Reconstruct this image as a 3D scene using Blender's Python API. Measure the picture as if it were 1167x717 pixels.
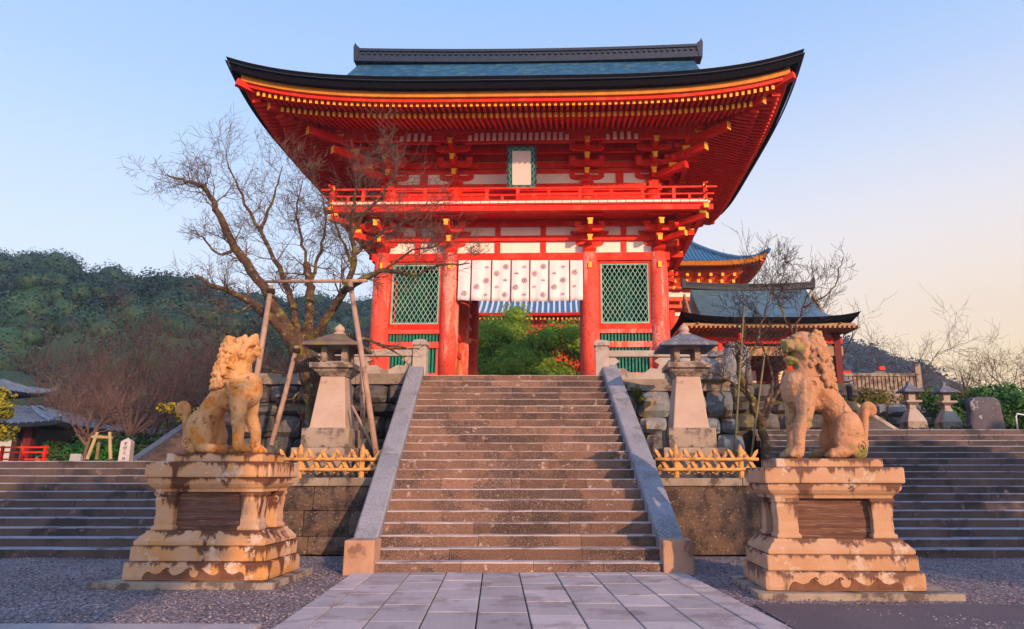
import bpy, bmesh, math, random
import numpy as np
from mathutils import Vector, Matrix, noise, Euler
R = math.radians
rnd = random.Random(7)
for o in list(bpy.data.objects): bpy.data.objects.remove(o)
sc = bpy.context.scene
col = sc.collection
# ------------------------------------------------------------------ camera, sky, sun, exposure
FPX = 800.0; PX = 635.0; PY = 358.5; EYE = 1.5
PITCH = math.atan((541 - PY) / FPX)
cam = bpy.data.cameras.new('camera'); camo = bpy.data.objects.new('camera', cam); col.objects.link(camo)
camo.location = (0, 0, EYE); camo.rotation_euler = (R(90) + PITCH, 0, 0)
cam.sensor_width = 36; cam.lens = 36 * FPX / 1167; cam.shift_x = -(PX - 583.5) / 1167; cam.clip_end = 5000; cam.clip_start = 0.05
sc.camera = camo
SUN_EL = 17.0; SUN_AZ = 31.0          # behind the camera, to its right
w = bpy.data.worlds.new('World'); sc.world = w; w.use_nodes = True
nt = w.node_tree; nt.nodes.clear()
def wn(t, **k):
    n = nt.nodes.new(t)
    for a, b in k.items(): setattr(n, a, b)
    return n
sky = wn('ShaderNodeTexSky', sky_type='NISHITA', sun_disc=False, sun_elevation=R(SUN_EL), sun_rotation=R(180 - SUN_AZ))
sky.air_density = 1.2; sky.dust_density = 1.5
skbg = wn('ShaderNodeBackground'); skbg.inputs[1].default_value = 0.06
nt.links.new(sky.outputs[0], skbg.inputs[0])
tc = wn('ShaderNodeTexCoord'); sep = wn('ShaderNodeSeparateXYZ'); nt.links.new(tc.outputs['Generated'], sep.inputs[0])
ramp = wn('ShaderNodeValToRGB'); cr = ramp.color_ramp
cr.elements[0].position = 0.0; cr.elements[0].color = (.82, .70, .68, 1)
cr.elements[1].position = 1.0; cr.elements[1].color = (.16, .34, .76, 1)
for p, c in ((.13, (.84, .80, .84, 1)), (.28, (.62, .72, .90, 1)), (.48, (.37, .55, .87, 1)), (.66, (.24, .45, .84, 1))):
    e = cr.elements.new(p); e.color = c
nt.links.new(sep.outputs[2], ramp.inputs[0])
# evening glow low towards the right of the gate
gd = Vector((.62, .78, .04)).normalized()
dot = wn('ShaderNodeVectorMath', operation='DOT_PRODUCT'); nt.links.new(tc.outputs['Generated'], dot.inputs[0]); dot.inputs[1].default_value = gd
mr = wn('ShaderNodeMapRange'); mr.interpolation_type = 'SMOOTHSTEP'; mr.inputs[1].default_value = .50; mr.inputs[2].default_value = 1.0
nt.links.new(dot.outputs['Value'], mr.inputs[0])
mr2 = wn('ShaderNodeMapRange'); mr2.interpolation_type = 'SMOOTHSTEP'; mr2.inputs[1].default_value = .62; mr2.inputs[2].default_value = .06
nt.links.new(sep.outputs[2], mr2.inputs[0])
mm = wn('ShaderNodeMath', operation='MULTIPLY'); nt.links.new(mr.outputs[0], mm.inputs[0]); nt.links.new(mr2.outputs[0], mm.inputs[1])
mix = wn('ShaderNodeMixRGB'); mix0 = wn('ShaderNodeMixRGB'); nt.links.new(mm.outputs[0], mix0.inputs[0]); nt.links.new(ramp.outputs[0], mix0.inputs[1]); mix0.inputs[2].default_value = (.96, .81, .70, 1)
pw_ = wn('ShaderNodeMath', operation='POWER'); pw_.inputs[1].default_value = 3.0; nt.links.new(mm.outputs[0], pw_.inputs[0])
nt.links.new(pw_.outputs[0], mix.inputs[0]); nt.links.new(mix0.outputs[0], mix.inputs[1]); mix.inputs[2].default_value = (1.0, .64, .26, 1)
bg2 = wn('ShaderNodeBackground'); bg2.inputs[1].default_value = .96; nt.links.new(mix.outputs[0], bg2.inputs[0])
add = wn('ShaderNodeAddShader'); out = wn('ShaderNodeOutputWorld')
nt.links.new(skbg.outputs[0], add.inputs[0]); nt.links.new(bg2.outputs[0], add.inputs[1]); nt.links.new(add.outputs[0], out.inputs[0])
sl = bpy.data.lights.new('sun', 'SUN'); sl.energy = 4.6; sl.angle = R(.6); sl.color = (1.0, .60, .32)
so = bpy.data.objects.new('sun', sl); col.objects.link(so)
sdir = Vector((-math.sin(R(SUN_AZ)) * math.cos(R(SUN_EL)), math.cos(R(SUN_AZ)) * math.cos(R(SUN_EL)), -math.sin(R(SUN_EL))))
so.rotation_euler = sdir.to_track_quat('-Z', 'Y').to_euler(); so.location = (10, -20, 20)
sc.view_settings.view_transform = 'Standard'; sc.view_settings.look = 'None'; sc.view_settings.gamma = 1
sc.view_settings.use_curve_mapping = False; sc.view_settings.exposure = 0.12
sc.cycles.max_bounces = 6; sc.cycles.diffuse_bounces = 3

def at(x, y, D):
    """world point seen at photo pixel x, y at ground distance D (used only to read real positions off the photo)"""
    u = (x - PX) / FPX; v = (PY - y) / FPX
    fy = math.cos(PITCH) - v * math.sin(PITCH); fz = math.sin(PITCH) + v * math.cos(PITCH)
    return Vector((u * D / fy, D, EYE + fz * D / fy))

# ------------------------------------------------------------------ materials
def newmat(name):
    m = bpy.data.materials.new(name); m.use_nodes = True
    return m, m.node_tree, m.node_tree.nodes['Principled BSDF']
def M(name, c1, c2=None, scale=3, rough=.8, bump=.0, bscale=30, island=0.0, stain=None, sscale=1.5, samt=.5, speck=None, spscale=60, spamt=.1,
      vstreak=False, drip=0.0, hmap=False, spec=.3, detail=6, lich=None, lscale=4, lamt=.15, bump2=0, b2scale=4):
    m, t, b = newmat(name); N = t.nodes; L = t.links
    b.inputs['Roughness'].default_value = rough; b.inputs['Specular IOR Level'].default_value = spec
    tcn = N.new('ShaderNodeTexCoord'); geo = N.new('ShaderNodeNewGeometry')
    hco = None
    if hmap:
        hm_ = N.new('ShaderNodeMapping'); hm_.inputs['Scale'].default_value = (.25, 1, 5); L.new(tcn.outputs['Object'], hm_.inputs[0]); hco = hm_.outputs[0]
    def nz(s, d=detail, co=None, rg=.6):
        co = co or hco
        n = N.new('ShaderNodeTexNoise'); n.inputs['Scale'].default_value = s; n.inputs['Detail'].default_value = d; n.inputs['Roughness'].default_value = rg
        L.new(co or tcn.outputs['Object'], n.inputs['Vector']); return n
    def rmp(src, a, c):
        r = N.new('ShaderNodeMapRange'); r.inputs[1].default_value = a; r.inputs[2].default_value = c; L.new(src, r.inputs[0]); return r.outputs[0]
    def mx(f, a, c):
        x = N.new('ShaderNodeMixRGB'); L.new(f, x.inputs[0]) if not isinstance(f, float) else setattr(x.inputs[0], 'default_value', f)
        for i, v in ((1, a), (2, c)):
            if isinstance(v, tuple): x.inputs[i].default_value = v + (1,)
            else: L.new(v, x.inputs[i])
        return x.outputs[0]
    c2 = c2 or tuple(.8 * q for q in c1)
    cur = mx(rmp(nz(scale).outputs[0], .35, .65), c1, c2)
    if stain:
        co = None
        if vstreak:
            mp = N.new('ShaderNodeMapping'); mp.inputs['Scale'].default_value = (1, 1, .18); L.new(tcn.outputs['Object'], mp.inputs[0]); co = mp.outputs[0]
        so_ = nz(sscale, 8, co, .65).outputs[0]
        if drip:                                            # stains gather under the upper edge of each stone
            sz = N.new('ShaderNodeSeparateXYZ'); L.new(tcn.outputs['Generated'], sz.inputs[0])
            pw = N.new('ShaderNodeMath'); pw.operation = 'POWER'; pw.inputs[1].default_value = 2.5; pw.use_clamp = True; L.new(sz.outputs[2], pw.inputs[0])
            ma = N.new('ShaderNodeMath'); ma.operation = 'MULTIPLY_ADD'; ma.inputs[1].default_value = drip; L.new(pw.outputs[0], ma.inputs[0]); L.new(so_, ma.inputs[2]); so_ = ma.outputs[0]
        cur = mx(rmp(so_, .5 + (.5 - samt) * .3, .56 + (.5 - samt) * .3), cur, stain)
    if lich:
        cur = mx(rmp(nz(lscale, 10, None, .7).outputs[0], .62 - lamt * .3, .66 - lamt * .3), cur, lich)
    if speck:
        cur = mx(rmp(nz(spscale, 2).outputs[0], .62 - spamt, .72 - spamt), cur, speck)
    if island:
        x = N.new('ShaderNodeHueSaturation'); r = N.new('ShaderNodeMapRange'); r.inputs[3].default_value = 1 - island; r.inputs[4].default_value = 1 + island
        L.new(geo.outputs['Random Per Island'], r.inputs[0]); L.new(r.outputs[0], x.inputs['Value']); L.new(cur, x.inputs['Color']); cur = x.outputs[0]
    L.new(cur, b.inputs['Base Color'])
    if bump:
        bp = N.new('ShaderNodeBump'); bp.inputs['Strength'].default_value = bump; bp.inputs['Distance'].default_value = .02
        L.new(nz(bscale, 8, None, .7).outputs[0], bp.inputs['Height'])
        if bump2:
            bq = N.new('ShaderNodeBump'); bq.inputs['Strength'].default_value = bump2; bq.inputs['Distance'].default_value = .1
            L.new(nz(b2scale, 4).outputs[0], bq.inputs['Height']); L.new(bq.outputs[0], bp.inputs['Normal'])
        L.new(bp.outputs[0], b.inputs['Normal'])
    return m
def leafmat(name, c1, c2, vary=.35, trans=.0):
    m, t, b = newmat(name); N = t.nodes; L = t.links
    geo = N.new('ShaderNodeNewGeometry'); tcn = N.new('ShaderNodeTexCoord')
    x = N.new('ShaderNodeMixRGB'); x.inputs[1].default_value = c1 + (1,); x.inputs[2].default_value = c2 + (1,)
    n = N.new('ShaderNodeTexNoise'); n.inputs['Scale'].default_value = vary; n.inputs['Detail'].default_value = 3; L.new(tcn.outputs['Object'], n.inputs['Vector'])
    ad = N.new('ShaderNodeMath'); ad.operation = 'MULTIPLY_ADD'; L.new(geo.outputs['Random Per Island'], ad.inputs[0]); ad.inputs[1].default_value = .45
    sb = N.new('ShaderNodeMath'); sb.operation = 'MULTIPLY_ADD'; L.new(n.outputs[0], sb.inputs[0]); sb.inputs[1].default_value = 2.4; sb.inputs[2].default_value = -1.0; L.new(sb.outputs[0], ad.inputs[2])
    ad.use_clamp = True
    L.new(ad.outputs[0], x.inputs[0]); L.new(x.outputs[0], b.inputs['Base Color'])
    b.inputs['Roughness'].default_value = .6; b.inputs['Specular IOR Level'].default_value = .2
    if trans:
        tb = N.new('ShaderNodeBsdfTranslucent'); L.new(x.outputs[0], tb.inputs[0]); ms = N.new('ShaderNodeMixShader'); ms.inputs[0].default_value = trans
        L.new(b.outputs[0], ms.inputs[1]); L.new(tb.outputs[0], ms.inputs[2]); L.new(ms.outputs[0], N['Material Output'].inputs[0])
    return m
VERM = M('vermilion_paint', (.80, .028, .012), (.70, .020, .009), 2.5, .5, .15, 40, spec=.2, stain=(.80, .060, .03), sscale=2.2, samt=.34, speck=(.45, .02, .012), spscale=14, spamt=.02)
VERMD = M('deep_red_paint', (.76, .030, .010), (.64, .022, .008), 3, .6, .05, 40, spec=.2, speck=(.45, .02, .01), spscale=12, spamt=.04)
VERMP = M('faded_red_paint', (.80, .12, .085), (.70, .07, .05), 1.6, .65, .25, 25, stain=(.82, .30, .25), sscale=1.5, samt=.46, vstreak=True, speck=(.50, .04, .03), spscale=12, spamt=.05, spec=.2)
ORG = M('orange_red_paint', (.72, .10, .02), (.62, .07, .015), 3, .5)
YEL = M('yellow_end_paint', (.95, .50, .04), (.88, .42, .03), 8, .5)
OCH = M('ochre_board', (.62, .24, .025), (.50, .17, .02), 4, .6)
WHT = M('white_plaster', (.92, .84, .84), (.86, .76, .76), 2, .85, .1, 60)
WHP = M('white_boards', (.97, .78, .70), (.90, .68, .60), 8, .8)
GRN = M('green_bars_paint', (.015, .24, .17), (.02, .17, .13), 5, .5)
GRL = M('green_lattice_paint', (.30, .54, .48), (.13, .40, .34), 3, .55)
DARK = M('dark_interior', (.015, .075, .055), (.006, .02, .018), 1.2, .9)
BARK_EDGE = M('roof_edge_bark', (.005, .005, .011), (.010, .009, .015), 9, .85, .4, 60, spec=.08)
BSHING = M('grey_blue_shingle', (.018, .105, .22), (.012, .060, .13), 2.2, .6, .9, 30, stain=(.05, .13, .19), sscale=3, samt=.45)
RIDGE = M('ridge_tile', (.022, .040, .085), (.014, .024, .052), 14, .5, .6, 24)
TILEB = M('blue_grey_tile', (.05, .16, .30), (.035, .11, .22), 6, .35, .2, 30, spec=.5)
TILEW = M('pale_tile_rib', (.42, .50, .62), (.3, .38, .5), 8, .4)
TILEK2 = M('blue_roll_tile', (.12, .18, .30), (.08, .12, .21), 8, .5, .1, 30)
TILEK = M('dark_tile', (.035, .06, .12), (.025, .04, .08), 8, .4, .2, 30)
SANDL = M('weathered_sandstone', (.56, .36, .25), (.57, .27, .09), 1.5, .85, .6, 26, stain=(.13, .052, .030), sscale=3.4, samt=.27, vstreak=True, drip=.17, lich=(.62, .45, .36), lscale=2.2, lamt=.16)
SANDR = M('pink_sandstone', (.52, .32, .22), (.46, .25, .14), 1.6, .85, .6, 26, stain=(.15, .075, .055), sscale=3.6, samt=.24, vstreak=True, drip=.17, lich=(.54, .40, .32), lscale=2.2, lamt=.16)
PANEL = M('brown_slate_panel', (.20, .095, .07), (.095, .045, .036), 5, .75, .9, 16, stain=(.26, .15, .12), sscale=6, samt=.38, hmap=True)
STAIN = M('dark_mineral_stain', (.13, .055, .035), (.20, .09, .055), 6, .9, .3, 30)
LIONL = M('golden_carved_stone', (.64, .38, .20), (.56, .28, .10), 4.0, .8, 1.0, 34, stain=(.58, .22, .04), sscale=2.6, samt=.44, lich=(.26, .13, .07), lscale=7, lamt=.13)
LIONR = M('mossy_carved_stone', (.54, .31, .19), (.46, .22, .12), 4.0, .82, 1.0, 34, stain=(.24, .24, .07), sscale=1.7, samt=.42, lich=(.26, .15, .10), lscale=7, lamt=.13)
GRAN = M('blue_grey_granite', (.25, .26, .32), (.17, .18, .23), 1.6, .75, .5, 70, speck=(.46, .47, .52), spscale=90, spamt=.1, stain=(.13, .13, .15), sscale=1.4, samt=.40)
POSTG = M('post_granite', (.45, .27, .19), (.36, .20, .14), 3, .8, .35, 60, stain=(.22, .12, .09), sscale=3, samt=.3)
STEPM = M('worn_step_stone', (.20, .105, .076), (.13, .075, .06), 1.3, .85, .7, 45, island=.32, stain=(.080, .050, .046), sscale=.9, samt=.48, lich=(.38, .29, .26), lscale=6, lamt=.06, speck=(.30, .20, .165), spscale=60, spamt=.08)
STEPS = M('side_step_stone', (.125, .085, .080), (.080, .058, .060), 1.4, .85, .5, 40, island=.2, stain=(.05, .042, .046), sscale=.8, samt=.5, lich=(.20, .14, .125), lscale=3, lamt=.10)
TREAD = M('worn_skylit_tread', (.54, .46, .45), (.38, .31, .30), 2.2, .8, .4, 45, island=.2, stain=(.24, .18, .17), sscale=1.6, samt=.38)  # worn step tops, with the light falling on them put into the pale colour
NOSE = M('skylit_step_tread', (.34, .36, .44), (.24, .24, .31), 1.5, .75, .3, 60, stain=(.14, .12, .14), sscale=1.6, samt=.35)  # sky light on the side step tops is put into this pale blue
SLAB = M('paving_granite', (.45, .40, .41), (.35, .31, .33), 1.4, .7, .4, 60, island=.2, stain=(.27, .22, .23), sscale=1.3, samt=.42, speck=(.60, .52, .52), spscale=120, spamt=.06)
WALLS = M('retaining_wall_stone', (.15, .095, .07), (.085, .06, .055), 2.6, .9, .8, 20, island=.15, stain=(.055, .04, .038), sscale=2.8, samt=.5, lich=(.36, .27, .19), lscale=22, lamt=.10, bump2=.5, b2scale=5)
BOULD = M('blue_grey_boulder', (.25, .29, .34), (.17, .19, .24), 2.2, .85, .7, 16, island=.32, stain=(.13, .10, .09), sscale=1.6, samt=.36, lich=(.36, .27, .17), lscale=1.1, lamt=.25, bump2=.5, b2scale=3)
BOULDK = M('dark_mossy_boulder', (.13, .12, .13), (.085, .08, .09), 2.2, .9, .7, 16, island=.35, stain=(.045, .045, .045), sscale=1.6, samt=.5, lich=(.15, .14, .08), lscale=2, lamt=.22, bump2=.5, b2scale=3)
MORTAR = M('dark_joint_soil', (.02, .018, .018), (.035, .028, .024), 5, 1, .3)
CAPST = M('cap_stone', (.33, .27, .22), (.22, .17, .14), 2, .85, .45, 40, island=.25, stain=(.09, .07, .06), sscale=1.5, samt=.36)
LANT = M('lantern_stone', (.50, .38, .33), (.44, .32, .27), 2.4, .85, .35, 40, stain=(.28, .20, .17), sscale=2.2, samt=.12)
LANTB = M('lantern_base_stone', (.36, .29, .25), (.24, .19, .17), 3, .9, .5, 30, stain=(.12, .09, .085), sscale=3, samt=.48, lich=(.36, .30, .13), lscale=9, lamt=.13)
LANTR = M('lantern_roof_stone', (.15, .17, .23), (.11, .12, .16), 5, .85, .6, 26, lich=(.24, .26, .33), lscale=7, lamt=.25)
PALE = M('pale_fence_stone', (.46, .40, .37), (.36, .30, .28), 3, .85, .3, 50, stain=(.25, .20, .18), sscale=2.5, samt=.28)
BAMB = M('yellow_fence_wood', (.62, .34, .12), (.50, .24, .07), 6, .65, .3, 40, island=.25, stain=(.30, .15, .07), sscale=6, samt=.36)
ROPE = M('black_rope', (.02, .014, .012), (.03, .02, .02), 10, .9)
POLE = M('bare_pole_wood', (.42, .28, .22), (.32, .20, .16), 4, .8, .3, 30, stain=(.22, .13, .10), sscale=5, samt=.3)
BARK = M('mossy_bark', (.13, .075, .050), (.065, .042, .034), 9, .95, 1.0, 30, stain=(.17, .15, .03), sscale=3.2, samt=.38, lich=(.28, .24, .18), lscale=7, lamt=.14, bump2=.8, b2scale=9)
BARK2 = M('grey_brown_twig', (.155, .105, .088), (.10, .07, .062), 6, .95)
BARKP = M('purple_brown_twig', (.095, .062, .064), (.060, .042, .048), 1, .95)
BARKB = M('dark_brown_twig', (.075, .050, .045), (.05, .034, .034), 3, .95)
BARKS = M('pinkish_twig', (.18, .115, .11), (.13, .085, .085), 2, .95)
BARKY = M('tan_twig', (.15, .085, .045), (.09, .055, .035), 3, .95)
CLOTH = M('curtain_cloth', (.84, .76, .84), (.80, .70, .78), 3, .9, .1, 80)
PURP = M('purple_braid', (.14, .02, .06), (.10, .015, .05), 8, .8)
MARK = M('maroon_print', (.22, .08, .12), (.18, .06, .10), 8, .9)
FRAME = M('teal_frame', (.012, .085, .10), (.010, .055, .075), 12, .5, .2, 40)
FRLN = M('pale_teal_line', (.22, .52, .48), (.18, .42, .40), 10, .5)
PLQ = M('plaque_board', (.78, .62, .63), (.74, .58, .59), 3, .7)
SOIL = M('soil', (.09, .07, .055), (.06, .05, .04), 2, 1, .6, 12)
MOSS = M('moss_ground', (.10, .09, .04), (.07, .07, .035), 1, 1, .5, 12)
LG = leafmat('leaf_fresh_green', (.13, .27, .025), (.40, .52, .07), .9, .45)
LGD = leafmat('leaf_dark_green', (.014, .045, .020), (.045, .095, .030), .3)
LHILL = leafmat('leaf_hill_green', (.003, .018, .028), (.040, .105, .055), .05)
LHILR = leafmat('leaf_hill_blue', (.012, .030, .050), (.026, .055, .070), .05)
LYEL = leafmat('leaf_yellow_green', (.07, .10, .012), (.42, .36, .03), 1.2)
LHED = leafmat('leaf_hedge_olive', (.05, .055, .012), (.16, .14, .025), 1.2)
LMOSS = leafmat('leaf_moss', (.06, .09, .015), (.16, .20, .03), 1.2)
LYG = leafmat('leaf_bright_yellow', (.30, .22, .01), (.55, .42, .02), 1.2)

# ------------------------------------------------------------------ mesh builder
class MB:
    def __init__(s): s.v = []; s.f = []; s.m = []; s.T = None; s.smooth = False
    def add(s, vs, fs, mi=0):
        b = len(s.v)
        s.v += [tuple(s.T @ Vector(q)) for q in vs] if s.T is not None else [tuple(q) for q in vs]
        s.f += [tuple(b + i for i in q) for q in fs]; s.m += [mi] * len(fs)
    def box(s, x0, x1, y0, y1, z0, z1, mi=0, front=None):
        vs = [(x0, y0, z0), (x1, y0, z0), (x1, y1, z0), (x0, y1, z0), (x0, y0, z1), (x1, y0, z1), (x1, y1, z1), (x0, y1, z1)]
        s.add(vs, [(3, 2, 1, 0), (4, 5, 6, 7), (1, 2, 6, 5), (2, 3, 7, 6), (3, 0, 4, 7)], mi)
        s.add(vs, [(0, 1, 5, 4)], mi if front is None else front)
    def cham(s, x0, x1, y0, y1, z0, z1, c=.02, mi=0):
        """box with chamfered edges"""
        bm = bmesh.new(); bmesh.ops.create_cube(bm, size=1)
        bmesh.ops.scale(bm, vec=(x1 - x0, y1 - y0, z1 - z0), verts=bm.verts); bmesh.ops.translate(bm, vec=((x0 + x1) / 2, (y0 + y1) / 2, (z0 + z1) / 2), verts=bm.verts)
        bmesh.ops.bevel(bm, geom=bm.edges[:], offset=c, segments=2, affect='EDGES', profile=.6)
        bm.verts.index_update()
        s.add([v.co[:] for v in bm.verts], [[v.index for v in f.verts] for f in bm.faces], mi); bm.free()
    def prism(s, pts, y0, y1, mi=0, axis='y'):
        """polygon in x,z extruded along y (axis='x': polygon in y,z extruded along x; 'z': polygon x,y)"""
        n = len(pts)
        def mk(p, t): return {'y': (p[0], t, p[1]), 'x': (t, p[0], p[1]), 'z': (p[0], p[1], t)}[axis]
        vs = [mk(p, y0) for p in pts] + [mk(p, y1) for p in pts]
        fs = [tuple(range(n)), tuple(range(2 * n - 1, n - 1, -1))] + [(i, n + i, n + (i + 1) % n, (i + 1) % n) for i in range(n)]
        s.add(vs, fs, mi)
    def beam(s, a, b, w, h, mi=0, end=None, up=(0, 0, 1)):
        a = Vector(a); b = Vector(b); d = (b - a).normalized(); u = Vector(up)
        sx = d.cross(u).normalized(); sz = sx.cross(d).normalized()
        vs = []
        for p in (a, b):
            for i, j in ((-1, -1), (1, -1), (1, 1), (-1, 1)): vs.append(p + sx * (w / 2 * i) + sz * (h / 2 * j))
        s.add(vs, [(0, 1, 5, 4), (1, 2, 6, 5), (2, 3, 7, 6), (3, 0, 4, 7), (3, 2, 1, 0)], mi)
        s.add(vs, [(4, 5, 6, 7)], mi if end is None else end)
    def tube(s, pts, rads, n=6, mi=0, cap=True):
        pts = [Vector(p) for p in pts]
        if not hasattr(rads, '__len__'): rads = [rads] * len(pts)
        b = []; ref = Vector((.3, .5, .8)).normalized()
        d0 = (pts[1] - pts[0]).normalized()
        if abs(d0.dot(ref)) > .9: ref = Vector((1, 0, 0))
        vs = []
        for i, p in enumerate(pts):
            d = (pts[min(i + 1, len(pts) - 1)] - pts[max(i - 1, 0)])
            d = d.normalized() if d.length > 1e-9 else d0
            u = ref - d * ref.dot(d); u = u.normalized() if u.length > 1e-5 else d.orthogonal().normalized()
            ref = u; v = d.cross(u)
            for k in range(n):
                a = 2 * math.pi * k / n; vs.append(p + (u * math.cos(a) + v * math.sin(a)) * rads[i])
        fs = [(i * n + k, i * n + (k + 1) % n, (i + 1) * n + (k + 1) % n, (i + 1) * n + k) for i in range(len(pts) - 1) for k in range(n)]
        if cap: fs += [tuple(range(n - 1, -1, -1)), tuple(range((len(pts) - 1) * n, len(pts) * n))]
        s.add(vs, fs, mi)
    def lathe(s, cx, cy, prof, n=16, mi=0, rot=0.0):
        """prof: list of (radius, z)"""
        vs = []
        for r, z in prof:
            for k in range(n):
                a = 2 * math.pi * k / n + rot; vs.append((cx + r * math.cos(a), cy + r * math.sin(a), z))
        fs = [(i * n + k, i * n + (k + 1) % n, (i + 1) * n + (k + 1) % n, (i + 1) * n + k) for i in range(len(prof) - 1) for k in range(n)]
        fs += [tuple(range(n - 1, -1, -1)), tuple(range((len(prof) - 1) * n, len(prof) * n))]
        s.add(vs, fs, mi)
    def stack(s, cx, cy, prof, mi=0, c=0.0):
        """square section tapering column: prof list of (halfx, halfy, z)"""
        vs = []
        for hx, hy, z in prof: vs += [(cx - hx, cy - hy, z), (cx + hx, cy - hy, z), (cx + hx, cy + hy, z), (cx - hx, cy + hy, z)]
        fs = [(i * 4 + k, i * 4 + (k + 1) % 4, i * 4 + 4 + (k + 1) % 4, i * 4 + 4 + k) for i in range(len(prof) - 1) for k in range(4)]
        q = (len(prof) - 1) * 4
        fs += [(3, 2, 1, 0), (q, q + 1, q + 2, q + 3)]
        s.add(vs, fs, mi)
    def ball(s, c, r, n=10, mi=0, sq=(1, 1, 1)):
        vs = []; m_ = n // 2 + 1
        for i in range(1, m_):
            t = math.pi * i / m_
            for k in range(n):
                a = 2 * math.pi * k / n
                vs.append((c[0] + r * sq[0] * math.sin(t) * math.cos(a), c[1] + r * sq[1] * math.sin(t) * math.sin(a), c[2] + r * sq[2] * math.cos(t)))
        q = len(vs); vs += [(c[0], c[1], c[2] + r * sq[2]), (c[0], c[1], c[2] - r * sq[2])]
        fs = [(i * n + k, (i + 1) * n + k, (i + 1) * n + (k + 1) % n, i * n + (k + 1) % n) for i in range(m_ - 2) for k in range(n)]
        fs += [(q, k, (k + 1) % n) for k in range(n)] + [(q + 1, (m_ - 2) * n + (k + 1) % n, (m_ - 2) * n + k) for k in range(n)]
        s.add(vs, fs, mi)
ORGN = {}
def vis_bbox(v):
    a = np.array(v); return a.min(0), a.max(0)
def build(mb, name, mats, parent=None, bevel=0, smooth=False, origin=None, raw=False):
    if not isinstance(mats, (list, tuple)): mats = [mats]
    me = bpy.data.meshes.new(name)
    v = np.array(mb.v, dtype=np.float32)
    if raw: off = np.zeros(3)
    elif parent is not None: off = np.array(ORGN[parent.name])
    elif origin is not None: off = np.array(origin)
    else:
        a, b = v.min(0), v.max(0); off = np.array([(a[0] + b[0]) / 2, (a[1] + b[1]) / 2, a[2]])
    v = v - off
    me.from_pydata(v.tolist(), [], mb.f)
    for m in mats: me.materials.append(m)
    if len(mats) > 1: me.polygons.foreach_set('material_index', mb.m)
    if smooth: me.polygons.foreach_set('use_smooth', [True] * len(me.polygons))
    me.validate(); me.update()
    o = bpy.data.objects.new(name, me); col.objects.link(o)
    if parent is not None:
        o.parent = parent; ORGN[o.name] = tuple(off)
    else:
        o.location = tuple(off); ORGN[o.name] = tuple(off)
    if bevel:
        bv = o.modifiers.new('bevel', 'BEVEL'); bv.width = bevel; bv.segments = 2; bv.limit_method = 'ANGLE'; bv.angle_limit = R(40)
    return o
def thing(name, label, cat, loc, rotz=0, group=None):
    o = bpy.data.objects.new(name, None); col.objects.link(o); o.location = loc; o.rotation_euler = (0, 0, rotz); o.empty_display_size = .2
    o['label'] = label; o['category'] = cat
    if group: o['group'] = group
    ORGN[o.name] = tuple(loc); return o
def tag(o, label, cat, group=None, kind=None):
    o['label'] = label; o['category'] = cat
    if group: o['group'] = group
    if kind: o['kind'] = kind
    return o
def struct(o, kind='structure', label=None):
    o['kind'] = kind
    if label: o['label'] = label
    return o
def copy_tree(o, parent=None):
    c = o.copy(); col.objects.link(c)
    if parent is not None:
        c.parent = parent; c.matrix_parent_inverse = o.matrix_parent_inverse.copy()
    for ch in [q for q in bpy.data.objects if q.parent == o]: copy_tree(ch, c)
    return c

# ------------------------------------------------------------------ ground, path, terraces
def sheet(name, x0, x1, y0, y1, z, mat, nx=1, ny=1, amp=0):
    mb = MB(); vs = []
    for j in range(ny + 1):
        for i in range(nx + 1):
            x = x0 + (x1 - x0) * i / nx; y = y0 + (y1 - y0) * j / ny
            vs.append((x, y, z + (amp * noise.noise(Vector((x * .8, y * .8, 3))) if amp else 0)))
    mb.add(vs, [(j * (nx + 1) + i, j * (nx + 1) + i + 1, (j + 1) * (nx + 1) + i + 1, (j + 1) * (nx + 1) + i) for j in range(ny) for i in range(nx)])
    return struct(build(mb, name, mat))
# gravel material
gm, t, b = newmat('gravel'); N = t.nodes; L = t.links
tcn = N.new('ShaderNodeTexCoord')
vo = N.new('ShaderNodeTexVoronoi'); vo.inputs['Scale'].default_value = 38; L.new(tcn.outputs['Object'], vo.inputs['Vector'])
sp = N.new('ShaderNodeSeparateColor'); L.new(vo.outputs['Color'], sp.inputs[0])
rp = N.new('ShaderNodeValToRGB'); c_ = rp.color_ramp; c_.elements[0].color = (.07, .06, .075, 1); c_.elements[1].color = (.56, .45, .46, 1)
for p, c in ((.4, (.13, .108, .13, 1)), (.7, (.22, .17, .185, 1)), (.9, (.36, .285, .295, 1))): c_.elements.new(p).color = c
L.new(sp.outputs[0], rp.inputs[0])
n1 = N.new('ShaderNodeTexNoise'); n1.inputs['Scale'].default_value = .7; n1.inputs['Detail'].default_value = 5; L.new(tcn.outputs['Object'], n1.inputs['Vector'])
hs = N.new('ShaderNodeHueSaturation'); mrr = N.new('ShaderNodeMapRange'); mrr.inputs[1].default_value = .3; mrr.inputs[2].default_value = .7; mrr.inputs[3].default_value = .75; mrr.inputs[4].default_value = 1.2
L.new(n1.outputs[0], mrr.inputs[0]); L.new(mrr.outputs[0], hs.inputs['Value']); L.new(rp.outputs[0], hs.inputs['Color']); L.new(hs.outputs[0], b.inputs['Base Color'])
bp = N.new('ShaderNodeBump'); bp.inputs['Distance'].default_value = .02; bp.inputs['Strength'].default_value = .9; bp.invert = True
L.new(vo.outputs['Distance'], bp.inputs['Height']); L.new(bp.outputs[0], b.inputs['Normal']); b.inputs['Roughness'].default_value = .8
GRAVEL = gm
g = sheet('ground', -900, 900, -200, 2500, -.03, SOIL)
g = sheet('gravel_yard', -45, 45, -20, 13.9, 0, GRAVEL, 180, 60, .025)
SK = -.085
def sk(x, y): return x + SK * (y - 11.4)
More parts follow.
